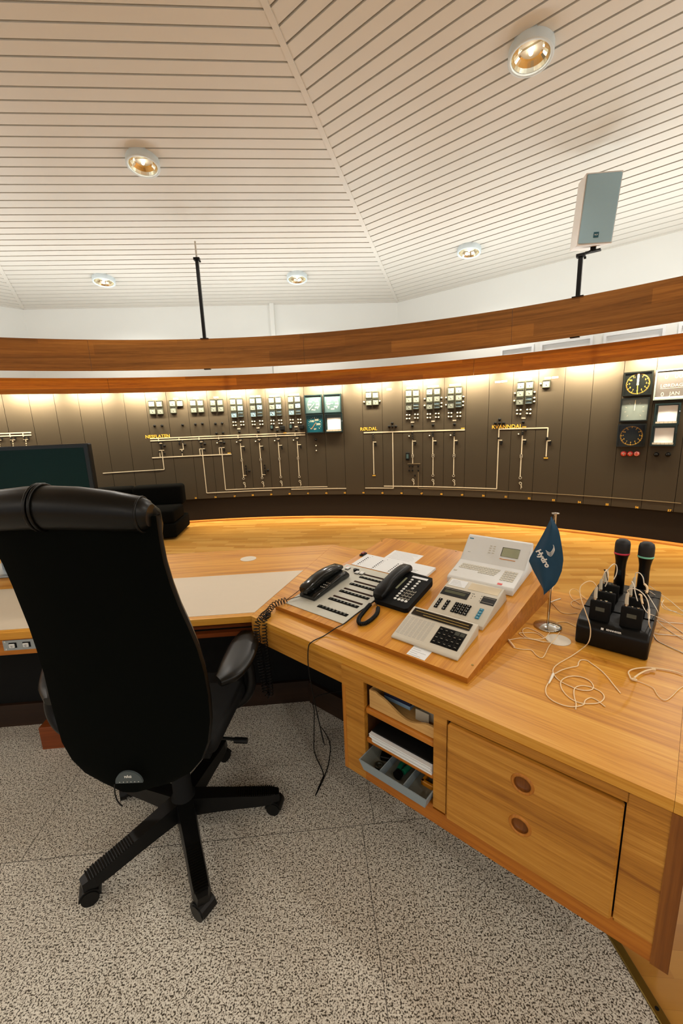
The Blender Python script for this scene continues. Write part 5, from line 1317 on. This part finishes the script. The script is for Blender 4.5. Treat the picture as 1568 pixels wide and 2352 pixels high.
# cloth: diamond hanging from the pole top; columns follow the photo outline
def pl_uz(px, py, v=FP.y - 0.012):
    p = onplane(px, py, F2 @ V((0, v, 0)), N2); q = FXF.inverted() @ p; return q.x, q.z
top_ = pl_uz(1267, 1186); lef = pl_uz(1212, 1288); bot = pl_uz(1252, 1363); rig = [pl_uz(*p) for p in ((1284, 1218), (1289, 1245), (1294, 1285), (1290, 1312), (1278, 1340))]
left_e = [top_, pl_uz(1258, 1203), pl_uz(1245, 1228), pl_uz(1228, 1258), lef, pl_uz(1222, 1310), pl_uz(1236, 1335), bot]
right_e = [top_, rig[0], rig[1], ((rig[1][0] + rig[2][0]) / 2 + .001, (rig[1][1] + rig[2][1]) / 2), rig[2], rig[3], rig[4], bot]
left_e[-1] = (bot[0] - .001, bot[1]); right_e[-1] = (bot[0] + .001, bot[1])
def inter(e, f):
    x = f * (len(e) - 1); i = min(int(x), len(e) - 2); g = x - i
    return (e[i][0] * (1 - g) + e[i + 1][0] * g, e[i][1] * (1 - g) + e[i + 1][1] * g)
rowsA, rowsB = [], []
for i in range(25):
    a = inter(left_e, i / 24); c = inter(right_e, i / 24); ra, rb = [], []
    for j in range(17):
        g = j / 16; x = a[0] * (1 - g) + c[0] * g; z = a[1] * (1 - g) + c[1] * g
        wv = 0.004 * math.sin(g * 4.2 + i * .12) * math.sin(pi * i / 24) + 0.004 * math.sin(g * 9 + 1)
        y = -0.012 - 0.018 * math.sin(pi * g) + wv
        ra.append((x, y, z)); rb.append((x, y + .0012, z))
    rowsA.append(ra); rowsB.append(rb)
b = P(t, FXF); b.grid(rowsA, 0); b.grid([r[::-1] for r in rowsB], 0)
fl = b.build('cloth', 'flag', t)
# lettering and sail mark following the cloth plane
def flag_frame(px, py, ang):
    x, z = pl_uz(px, py); return FXF @ TR(x, -0.047, z) @ RX(pi / 2) @ RZ(ang)
b = P(t, flag_frame(1252.5, 1277.5, math.radians(-56))); b.text('Hydro', 0.028, TR(0, 0, 0), 0, 0.0004, bold=0.0012); 
o = b.build('lettering', 'white', fl)
b = P(t, FXF)
def S_(px, py): x, z = pl_uz(px + 5.5, py - 4); return V((x, -0.046, z))
A_, B_ = (1253, 1263), (1270, 1251)
for k, (dx, dy) in enumerate(((0, 0), (1.2, 2.6), (2.4, 5.2), (3.4, 7.8))):
    p0 = S_(1253 + k * 1.2, 1263 + k * 3.0); pm = S_(1263.5 + dx * .6, 1268 + dy); p1 = S_(1271.5 + k * .5, 1256 + k * 2.4); p2 = S_(1270, 1250.5)
    b.tube(smooth_path([p0, pm, p1, p2 if k == 0 else p1 + (p2 - p1) * .6], 6), 0.0009, 5)
b.build('sail_mark', 'white', fl)
b = MB(F2 @ TR(1.121, 0.566, HD)); b.cyl((0, 0, 0), (0, 0, 0.002), 0.043, n=40); tag(b.build('desk_grommet', 'disc'), 'round cream desk grommet cover in the right desk under thin cables', 'grommet')

# ================================================================== MICROPHONE CHARGER
UC0, UC1, VC0, VC1 = 1.172, 1.392, 0.585, 1.05
t = thing('microphone_charger', 'black charging station with white lettering on the right desk', 'charger', F2 @ TR(UC0, VC0, HD + .001))
b = P(t, F2 @ TR(0, 0, HD + .001))
b.prism([(VC0, 0), (VC1, 0), (VC1, 0.095), (VC0 + .30, 0.100), (VC0 + .17, 0.098), (VC0 + 0.05, 0.093), (VC0 + .018, 0.088), (VC0, 0.07)], UC0, UC1, 0, Matrix(((0, 0, 1, 0), (1, 0, 0, 0), (0, 1, 0, 0), (0, 0, 0, 1))), 0.008, 3)
b.build('body', 'black', t)
for v in (0.715, 0.83, 0.945):
    b = P(t, F2 @ TR(0, 0, HD)); b.box(UC0 - .0004, UC1 + .0004, v, v + .002, 0.03, 0.1005); b.build('seam', 'black_matte', t)
b = P(t, F2 @ TR(1.285, VC0 - .001, HD + .076) @ RX(math.radians(62))); 
b.text('SENNHEISER', 0.0082, TR(0.004, 0.004, 0), 0, 0.0003, bold=0.0002); b.box(-0.034, -0.026, 0.0, 0.0075, 0, 0.0004); b.build('lettering', 'white', t)
def rot_y(): return I4
packs = []
plug_lab = {}
rowsn = ['front', 'middle', 'back']
for ci, (u, cn) in enumerate(((1.236, 'left'), (1.331, 'right'))):
    for ri, v in enumerate((0.632, 0.730, 0.822)):
        X = F2 @ TR(u, v, HD + .086) @ RX(math.radians(-6))
        p = thing('bodypack_transmitter', 'black bodypack transmitter in the charger, %s row, %s side' % (rowsn[ri], cn), 'transmitter', X, 'bodypack transmitters in the charger')
        b = P(p, X); b.box(-.032, .032, -.012, .012, 0, .076, 0, .004, 2); b.build('case', 'black_matte', p)
        b = P(p, X); b.box(-.013, .015, -.0128, -.012, .040, .054); b.build('display', 'meter_ink' if ri == 0 else 'lcd_black', p)
        b = P(p, X); b.cyl((-.018, 0, .076), (-.018, 0, .084), .006, n=12); b.cyl((.0, 0, .076), (.0, 0, .079), .004, n=10); b.cyl((.016, 0, .076), (.016, 0, .080), .005, n=10); b.build('socket', 'chrome', p)
        b = P(p, X); b.tube([(-.018, 0, .083), (-.019, 0, .095), (-.019, -.0, .118), (-.017, 0, .124)], .005, 10, rs=[.0058, .0058, .0048, .003]); 
        b.build('plug', 'plug', p)
        packs.append(X)
for (u, cn, m_, lab) in ((1.254, 'left', 'mic_red', 'red'), (1.333, 'right', 'mic_green', 'green')):
    X = F2 @ TR(u, 0.925, HD + .084) @ Matrix.Scale(1.04, 4)
    p = thing('handheld_microphone', 'black handheld microphone with %s ring standing in the charger' % lab, 'microphone', X)
    b = P(p, X); b.lathe([(0, 0), (.0185, 0), (.0185, .09), (.0175, .12), (.0185, .145), (.0225, .168), (.0255, .176)], 28); b.build('body', 'black', p)
    b = P(p, X); b.lathe([(.0255, .176), (.0265, .177), (.0265, .182), (.0255, .183)], 28); b.build('ring', m_, p)
    b = P(p, X); b.lathe([(.0255, .183), (.026, .20), (.0255, .218), (.0225, .229), (.014, .235), (0, .236)], 28); b.build('head_grille', 'mesh_black', p)
    b = P(p, X); b.box(-.005, .006, -.0195, -.018, .095, .115); b.build('display', 'screen_edge', p)
# ------------------------------------------------------------------ thin headset cables
c7 = lambda x, y: (1140 + x / 3.664, 1160 + y / 3.664)
c9 = lambda x, y: (1290 + x / 5.64, 1300 + y / 5.64)
Z = HD + .0025
def plugtip(i): return packs[i] @ V((-.017, 0, .124))
r_ = 0.0017
def uvz(px, py, v): return onplane(px, py, F2 @ V((0, v, 0)), N2)   # a point in the upright plane at depth v
cable('headset_cable', 'cream cable arching from the front left bodypack down to a loop on the desk',
      [plugtip(0), uvz(*c9(400,205), .64), uvz(*c9(320,205), .62), uvz(*c9(240,270), .60), uvz(*c9(238,380), .585), uvz(*c9(280,520), .57), uvz(*c9(340,690), .568), uvz(*c9(368,800), .566), uvz(*c9(368,900), .562), uvz(*c9(345,985), .556)] + px_path(c7, [(740,1192),(640,1265),(520,1335),(475,1385),(490,1440),(540,1485),(620,1525),(700,1555),(780,1560),(815,1535),(790,1485),(720,1450),(640,1440),(575,1455),(540,1490),(550,1550),(610,1620),(700,1665),(800,1672),(870,1660),(905,1620),(880,1575),(800,1535),(720,1520),(665,1535),(650,1570),(655,1620),(668,1670),(665,1720)]), r_, 'cable_tan')
cable('headset_microphone', 'thin cream boom microphone lying by the coiled cable loops', px_path(c7, [(1042,1583),(990,1520),(930,1445),(870,1385),(800,1335),(760,1308),(710,1305),(690,1325),(680,1355),(620,1368),(550,1388),(490,1420)]), r_ * 1.1, 'cable_tan')
cable('headset_band', 'thin tan wire of the headset curving left of the loops', px_path(c7, [(470,1440),(440,1490),(415,1540),(420,1595),(470,1645),(560,1685),(650,1698),(730,1680),(745,1645),(790,1622),(840,1640),(880,1670),(913,1697)]), r_, 'cable_tan')
b = MB(); p_ = px_path(c7, [(478,1420,Z + .003), (440,1500,Z + .002)]); b.tube([p_[0], p_[0].lerp(p_[1], .35), p_[1]], .003, 8, rs=[.004, .004, .0022]); tag(b.build('cable_slider', 'cable_cream'), 'white cable joint left of the coiled cable loops', 'cable joint')
cable('headset_cable', 'cream cable arching over the front right bodypack', [plugtip(3), uvz(*c9(850,315), .63), uvz(*c9(920,292), .61), uvz(*c9(1010,325), .60), uvz(*c9(1090,410), .59), uvz(*c9(1125,520), .58), uvz(*c9(1130,640), .57), uvz(*c9(1130,760), .57), at(*c9(1180,880), .735), at(*c9(1240,970), Z), at(*c9(1400,1050), Z), at(*c9(1568,1125), Z), at(1590, 1512, Z)], r_, 'cable_cream')
b = MB(); b.tube([uvz(*c9(1128,560), .578), uvz(*c9(1127,680), .572)], .0034, 8); tag(b.build('cable_slider', 'cable_cream'), 'cream slider on the arching cable at the right of the charger', 'cable joint')
cable('headset_cable', 'thin cable looping from the middle left bodypack', [plugtip(1), uvz(*c9(560,75), .73), uvz(*c9(590,50), .76), uvz(*c9(600,130), .74), uvz(*c9(590,200), .74), uvz(*c9(560,265), .74)], r_, 'cable_cream')
b = MB(); b.tube([uvz(*c9(592,190), .735), uvz(*c9(575,90), .735), uvz(*c9(550,45), .735)], .0022, 7, rs=[.0014, .0014, .003]); tag(b.build('lapel_microphone', 'black'), 'thin black lapel microphone sticking up from the left bodypacks', 'microphone')
cable('headset_cable', 'thin cable arching from the back left bodypack by the red-ringed microphone', [plugtip(2), uvz(*c9(625,10), .83), uvz(*c9(670,-25), .85), uvz(*c9(705,-10), .86), uvz(*c9(715,50), .86), uvz(*c9(700,120), .85), uvz(*c9(670,175), .84)], r_, 'cable_cream')
cable('headset_cable', 'thin cable hanging from the middle right bodypack', [plugtip(4), uvz(*c9(905,200), .73), uvz(*c9(930,240), .71), uvz(*c9(950,350), .69), uvz(*c9(980,455), .68)], r_, 'cable_cream')
cable('headset_cable', 'thin cable arching from the back right bodypack', [plugtip(5), uvz(*c9(960,90), .83), uvz(*c9(1010,95), .83), uvz(*c9(1050,150), .82), uvz(*c9(1062,225), .81)], r_, 'cable_cream')
b = MB(); b.tube(smooth_path([uvz(*c9(1070,235), .80), uvz(*c9(1100,270), .78), uvz(*c9(1105,320), .77), uvz(*c9(1095,350), .76)]), .004, 8, rs=None); tag(b.build('ear_hook', 'cable_tan'), 'tan ear hook hanging beside the green-ringed microphone', 'ear hook'); b = MB(); b.tube(smooth_path([uvz(*c9(1005,370), .70), uvz(*c9(1025,380), .69), uvz(*c9(1030,430), .69), uvz(*c9(1045,490), .68)]), .0035, 8); tag(b.build('ear_hook', 'cable_tan'), 'tan ear hook hanging behind the front right bodypack', 'ear hook')
for lab, pts in (('upper cream cable running off to the right behind the charger', [uvz(*c9(1135,260), .9), at(*c9(1230,330), .80), at(*c9(1400,450), Z), at(*c9(1568,590), Z), at(1600, 1425, Z)]),
                 ('second cream cable running off to the right behind the charger', [uvz(*c9(1140,330), .88), at(*c9(1230,400), .80), at(*c9(1330,520), .74), at(*c9(1420,580), Z), at(*c9(1568,635), Z), at(1600, 1425, Z)]),
                 ('cream cable sweeping right from the charger side, low', [uvz(*c9(1110,370), .76), uvz(*c9(1180,480), .72), uvz(*c9(1245,600), .70), at(*c9(1240,640), .78)]),
                 ('thin cable fanning out right of the arching cable', [uvz(*c9(1040,500), .68), uvz(*c9(1100,600), .64), at(*c9(1210,650), .81), at(*c9(1320,700), .74), at(*c9(1450,790), Z), at(*c9(1568,870), Z)]),
                 ('thin cable lying flat across the desk at the right', [at(*c9(1215,690), .75), at(*c9(1320,790), Z), at(*c9(1450,880), Z), at(*c9(1568,945), Z)]),
                 ('thin grey cable running level across the desk at the right', [at(*c9(1195,870), Z), at(*c9(1260,885), Z), at(*c9(1400,895), Z), at(*c9(1568,912), Z)]),
                 ('thin cable trailing behind the charger to the right edge', [at(*c9(1245,705), Z), at(*c9(1350,730), Z), at(*c9(1470,738), Z), at(*c9(1568,745), Z)]),
                 ('thin grey cable dropping behind the charger corner', [at(*c9(1285,385), .78), at(*c9(1320,430), Z), at(*c9(1290,500), Z), at(*c9(1340,560), Z), at(*c9(1490,595), Z)])):
    cable('headset_cable', lab, pts, r_ * .8, 'cable_cream')
cable('headset_cable', 'thin tan cable loops on the desk left of the charger', px_path(c9, [(320,440),(260,385),(200,315),(130,300),(98,345),(130,420),(200,470),(240,500)]) , r_ * .8, 'cable_tan')
cable('headset_cable', 'second thin tan cable loop on the desk left of the charger', px_path(c9, [(300,418),(220,430),(140,455),(118,490),(150,530),(240,556)]), r_ * .8, 'cable_tan')
cable('headset_cable', 'thin brown cable from the flag stand to the charger', px_path(c7, [(490,660),(455,740),(450,800),(490,850),(540,900),(600,915),(680,910)]), r_ * .8, 'cable_tan')
cable('headset_cable', 'short white cable piece beside the flag pole', px_path(c7, [(443,822),(490,803),(537,788)]), r_ * 1.5, 'cable_cream')
cable('headset_cable', 'looped tan headset wire on the desk below the flag base', px_path(c7, [(668,1025),(600,990),(540,985),(490,1000),(440,1080),(400,1120),(330,1130),(250,1110),(220,1070),(225,1045),(260,1035),(330,1060),(390,1100),(430,1140),(440,1155),(330,1135),(250,1120),(190,1080),(230,1075),(330,1078),(400,1120)]), r_ * .9, 'cable_tan')
cable('headset_microphone', 'thin tan headset wire with a bent end at the board corner', px_path(c7, [(400,1155),(300,1130),(200,1120),(110,1135),(98,1140),(115,1165),(150,1200),(220,1215),(290,1220),(330,1260),(370,1285),(400,1270),(440,1190),(490,1130),(530,1070)]), r_ * .9, 'cable_tan')
b = MB(); p_ = px_path(c7, [(98,1133,Z + .002), (125,1165,Z + .002), (150,1197,Z + .002)]); b.tube(p_, .0035, 8); tag(b.build('ear_hook', 'cable_tan'), 'small tan ear hook end beside the sloping board corner', 'ear hook')
# headset frame at the right
b = MB(); b.tube(smooth_path(px_path(c9, [(965,1490),(900,1465),(875,1420),(862,1375),(900,1345),(980,1325),(1090,1315),(1200,1322),(1330,1340),(1470,1370),(1568,1405)], Z + .002)), .0022, 8)
b.tube(smooth_path(px_path(c9, [(935,1450),(1000,1400),(1080,1360),(1160,1340)], Z + .006)), .0026, 8); p_ = px_path(c9, [(1155,1335,Z + .006), (1210,1342,Z + .006)]); b.tube(p_, .0045, 8); p_ = px_path(c9, [(900,1462,Z + .003), (975,1482,Z + .003)]); b.tube(p_, .004, 8)
b.tube(smooth_path(px_path(c9, [(975,1490),(1080,1530),(1180,1580),(1230,1660),(1290,1720),(1350,1735),(1420,1690),(1510,1600),(1568,1560)], Z)), .0011, 6)
tag(b.build('neckband_headset', 'cable_tan'), 'tan neckband headset frame lying in front of the charger, right edge', 'headset')

# ================================================================== OFFICE CHAIR
HB = V((-0.66, 1.375, 0))
t = thing('office_chair', 'high-backed black office chair on casters seen from behind', 'chair', Matrix.Translation(HB) @ RZ(math.radians(-5)))
XC = FR[t.name]
# star base
for k in range(5):
    a = math.radians(10 + 72 * k); Xl = Matrix.Translation(HB) @ RZ(a)
    b = P(t, Xl)
    rows = []
    for x, w_, z0, z1 in ((0.03, .036, .085, .155), (0.12, .033, .078, .138), (0.20, .031, .07, .122), (0.28, .031, .062, .106), (0.33, .030, .060, .098), (0.366, .020, .062, .090)):
        rows.append([(x, -w_, z0), (x, w_, z0), (x, w_ * .8, z1), (x, -w_ * .8, z1)])
    b.grid(rows, 0, False, closed=True); b.add(rows[0], [(3, 2, 1, 0)]); b.add(rows[-1], [(0, 1, 2, 3)])
    lg = b.build('base_leg', 'black', t)
    b = P(t, Xl)
    for i in range(18):
        x = 0.20 + .0085 * i; f = (x - .2) / .15; z = .1225 - .024 * f; b.box(x, x + .004, -.023, .023, z - .003, z + .0015)
    b.build('tread_ribs', 'leather', lg)
    b = P(t, Xl @ TR(.345, 0, .030) @ RZ(random.uniform(-.8, .8)))
    for s_ in (-1, 1): b.cyl((0, s_ * .006, 0), (0, s_ * .030, 0), .030, .027, n=22)
    hood = [(.034 * math.cos(a_), .034 * math.sin(a_)) for a_ in [pi * j / 10 for j in range(11)]]
    b.prism([(x, z) for x, z in hood], -.027, .027, X=RX(pi / 2)); b.cyl((0, 0, .02), (0, 0, .045), .010, n=10); b.build('caster', 'black', t)
b = P(t, Matrix.Translation(HB)); b.lathe([(0, .07), (.045, .07), (.05, .10), (.045, .155), (.036, .16), (.034, .30), (.026, .31), (.026, .40), (0, .40)], 24); b.build('gas_column', 'black_matte', t)
# tilt mechanism + seat
b = P(t, XC); b.box(-.09, .09, -.14, .12, .385, .425, 0, .008, 2); b.box(-.03, .03, -.19, -.10, .38, .44, 0, .006, 2); b.build('tilt_mechanism', 'black_matte', t)
b = P(t, XC); b.tube([(.09, .02, .40), (.2, .02, .395), (.25, .02, .39)], .006, 8); b.cyl((.22, .02, .39), (.27, .02, .388), .011, n=10); b.build('lever', 'black', t)
b = P(t, XC); b.box(-.225, .222, -.15, .27, .468, .525, 0, .026, 4); b.build('seat', 'black_matte', t)
b = P(t, XC); b.box(-.19, .19, -.13, .22, .44, .4675, 0, .004); b.build('seat_pan', 'black_matte', t)
# backrest from outline (left px, right px at height), on a leaning surface
outline = [(-50, 358, 1185), (-34, 363, 1222), (-16, 368, 1255), (6, 376, 1295), (28, 391, 1345), (48, 410, 1395), (66, 431, 1440), (83, 452, 1490), (100, 468, 1545), (113, 478, 1600), (128, 482, 1655), (142, 477, 1705), (165, 462, 1745), (195, 436, 1775), (232, 400, 1795), (268, 345, 1806)]
def back_y(py): f = (py - 1150) / 655; return 1.01 + 0.085 * f + 0.03 * math.sin(pi * f)
pr_, prf_ = [], []
NB = 15
rows_b, rows_f = [], []
for L_, R_, py in outline:
    yb = back_y(py)
    pl_ = onplane(L_, py, V((0, yb, 0)), V((0, 1, 0))); pr2 = onplane(R_, py, V((0, yb, 0)), V((0, 1, 0)))
    rb, rf = [], []
    for j in range(NB):
        g = -cosj if False else (1 - math.cos(pi * j / (NB - 1))) / 2
        p = pl_.lerp(pr2, g); e = 1 - abs(2 * g - 1) ** 3
        p2 = p.copy(); p.y = yb - 0.022 * e + 0.0; p2.y = yb + 0.02 + 0.062 * e ** .5
        rb.append(p); rf.append(p2)
    rows_b.append(rb); rows_f.append(rf)
b = P(t, I4); b.grid(rows_b, 0)
ring_rows = []
b.build('back_cover', 'fabric', t)
b = P(t, I4)
full = [rb[::-1] + rf for rb, rf in zip(rows_b, rows_f)]
# cushion: front surface wraps to the shell edge
b.grid([r[::-1] for r in rows_f], 0)
for side in (0, -1):
    b.grid([[rb[side], rb[side].lerp(rf[side], .5) + V((0.006 * (1 if side else -1), 0, 0)), rf[side]] for rb, rf in zip(rows_b, rows_f)], 0)
for rr in (0, -1):
    b.grid([[a_, c_] for a_, c_ in zip(rows_b[rr], rows_f[rr])], 0)
b.build('back_cushion', 'leather', t)
# head roll
pts_r = []
for px, py, r in ((-88, 1180, .030), (-75, 1178, .042), (-20, 1174, .050), (60, 1168, .054), (100, 1166, .055), (180, 1168, .054), (260, 1174, .050), (318, 1180, .044), (336, 1183, .038), (346, 1184, .028)):
    q = onplane(px, py, V((0, 1.015, 0)), V((0, 1, 0))); pts_r.append((q, r))
b = P(t, I4); b.tube([q for q, r in pts_r], .05, 20, rs=[r for q, r in pts_r]); hr = b.build('head_roll', 'leather', t)
for px in (94, 104):
    b = P(t, I4); q = onplane(px, 1166, V((0, 1.015, 0)), V((0, 1, 0))); rr = []
    for i in range(25): a_ = 2 * pi * i / 24; rr.append(q + V((.0, math.cos(a_) * .0575, math.sin(a_) * .0575)))
    b.tube(rr, .004, 6); b.build('seam_cord', 'leather', hr)
for px in (328,):
    b = P(t, I4); q = onplane(px, 1182, V((0, 1.015, 0)), V((0, 1, 0))); rr = []
    for i in range(25): a_ = 2 * pi * i / 24; rr.append(q + V((.0, math.cos(a_) * .044, math.sin(a_) * .044)))
    b.tube(rr, .003, 6); b.build('seam_cord', 'leather', hr)
wing = [(onplane(px, py, V((0, yy_, 0)), V((0, 1, 0))), r0) for px, py, yy_, r0 in ((338, 1160, 1.03, .012), (346, 1178, 1.045, .024), (350, 1205, 1.06, .026), (352, 1235, 1.07, .022), (356, 1270, 1.08, .017), (364, 1320, 1.09, .010), (376, 1360, 1.09, .004))]
b = P(t, I4); b.tube([q for q, r in wing], .02, 14, rs=[r for q, r in wing]); b.build('side_wing', 'leather', t)
# back support bar
b = P(t, I4); b.tube(smooth_path([XC @ V((0, -.1, .41)), XC @ V((0, -.17, .415)), XC @ V((0, -.215, .48)), XC @ V((0, -.22, .60))]), .018, 10); b.build('back_support', 'black', t)
# arms
for s_ in (1, -1):
    if s_ == 1:
        cx = [at(515, 1560, .66), at(533, 1520, .66), at(552, 1485, .66), at(566, 1460, .66)]
        lft = [at(494, 1547, .66), at(509, 1508, .66), at(529, 1470, .66), at(549, 1447, .66), at(560, 1443, .66)]
        rgt = [at(508, 1562, .66), at(550, 1545, .66), at(580, 1511, .66), at(593, 1472, .66), at(588, 1449, .66)]
        arm_l, arm_r = lft, rgt
    else:
        arm_l = [at(*q, .66) for q in ((98, 1600), (86, 1578), (90, 1548), (104, 1505), (124, 1478))]; arm_r = [at(*q, .66) for q in ((118, 1602), (136, 1580), (142, 1545), (150, 1505), (146, 1478))]
    ml = smooth_path(arm_l, 4); mr = smooth_path(arm_r, 4); rows = []
    for i, (a_, c_) in enumerate(zip(ml, mr)):
        m_ = a_.lerp(c_, .5); hw_ = (c_ - a_) / 2; row = []
        en = min(1, .5 + i * .15, .55 + (len(ml) - 1 - i) * .18)
        for j in range(12):
            q = 2 * pi * j / 12; row.append(m_ + hw_ * math.cos(q) + V((0, 0, -.012 + .016 * en * math.sin(q) - (.012 if math.sin(q) < 0 else 0))))
        rows.append(row)
    b = P(t, I4); b.grid(rows, 0, True, closed=True); b.add(rows[0], [tuple(range(11, -1, -1))]); b.add(rows[-1], [tuple(range(12))]); b.build('armrest_pad', 'leather', t)
    mid = arm_l[2].lerp(arm_r[2], .55)
    inv = XC.inverted(); ml_ = inv @ mid
    b = P(t, XC); x = ml_.x
    b.tube(smooth_path([(x, ml_.y, .64), (x + .022 * s_, ml_.y - .0, .57), (x + .018 * s_, ml_.y - .01, .49), (x - .03 * s_, ml_.y - .02, .432), (x - .13 * s_, ml_.y - .03, .425)]), .024, 10, rs=None); b.build('arm_support', 'black', t)
# badge
bq = onplane(297, 1786, V((0, 1.045, 0)), V((0, 1, 0)))
XB = Matrix.Translation(bq) @ RX(pi / 2 + .05)
b = P(t, XB); half = [(.040 * math.cos(pi * i / 20), .041 * math.sin(pi * i / 20) - .014) for i in range(21)]
b.prism(half, 0, .006, 0); 
b.text('HÅG', .010, TR(0, .009, .0063), 1, .0003, bold=.0003)
for i in range(6): b.box(-.028 + .011 * i, -.026 + .011 * i, -.0105, -.0085, .006, .0064, 1)
b.build('maker_badge', ['grey_badge', 'white'], t)
b = P(t, I4); b.tube(smooth_path([onplane(263, 1800, V((0, 1.06, 0)), V((0, 1, 0))), onplane(264, 1822, V((0, 1.06, 0)), V((0, 1, 0))), onplane(270, 1840, V((0, 1.06, 0)), V((0, 1, 0))), onplane(281, 1852, V((0, 1.06, 0)), V((0, 1, 0)))]), .002, 6); b.build('pull_strap', 'black', t)
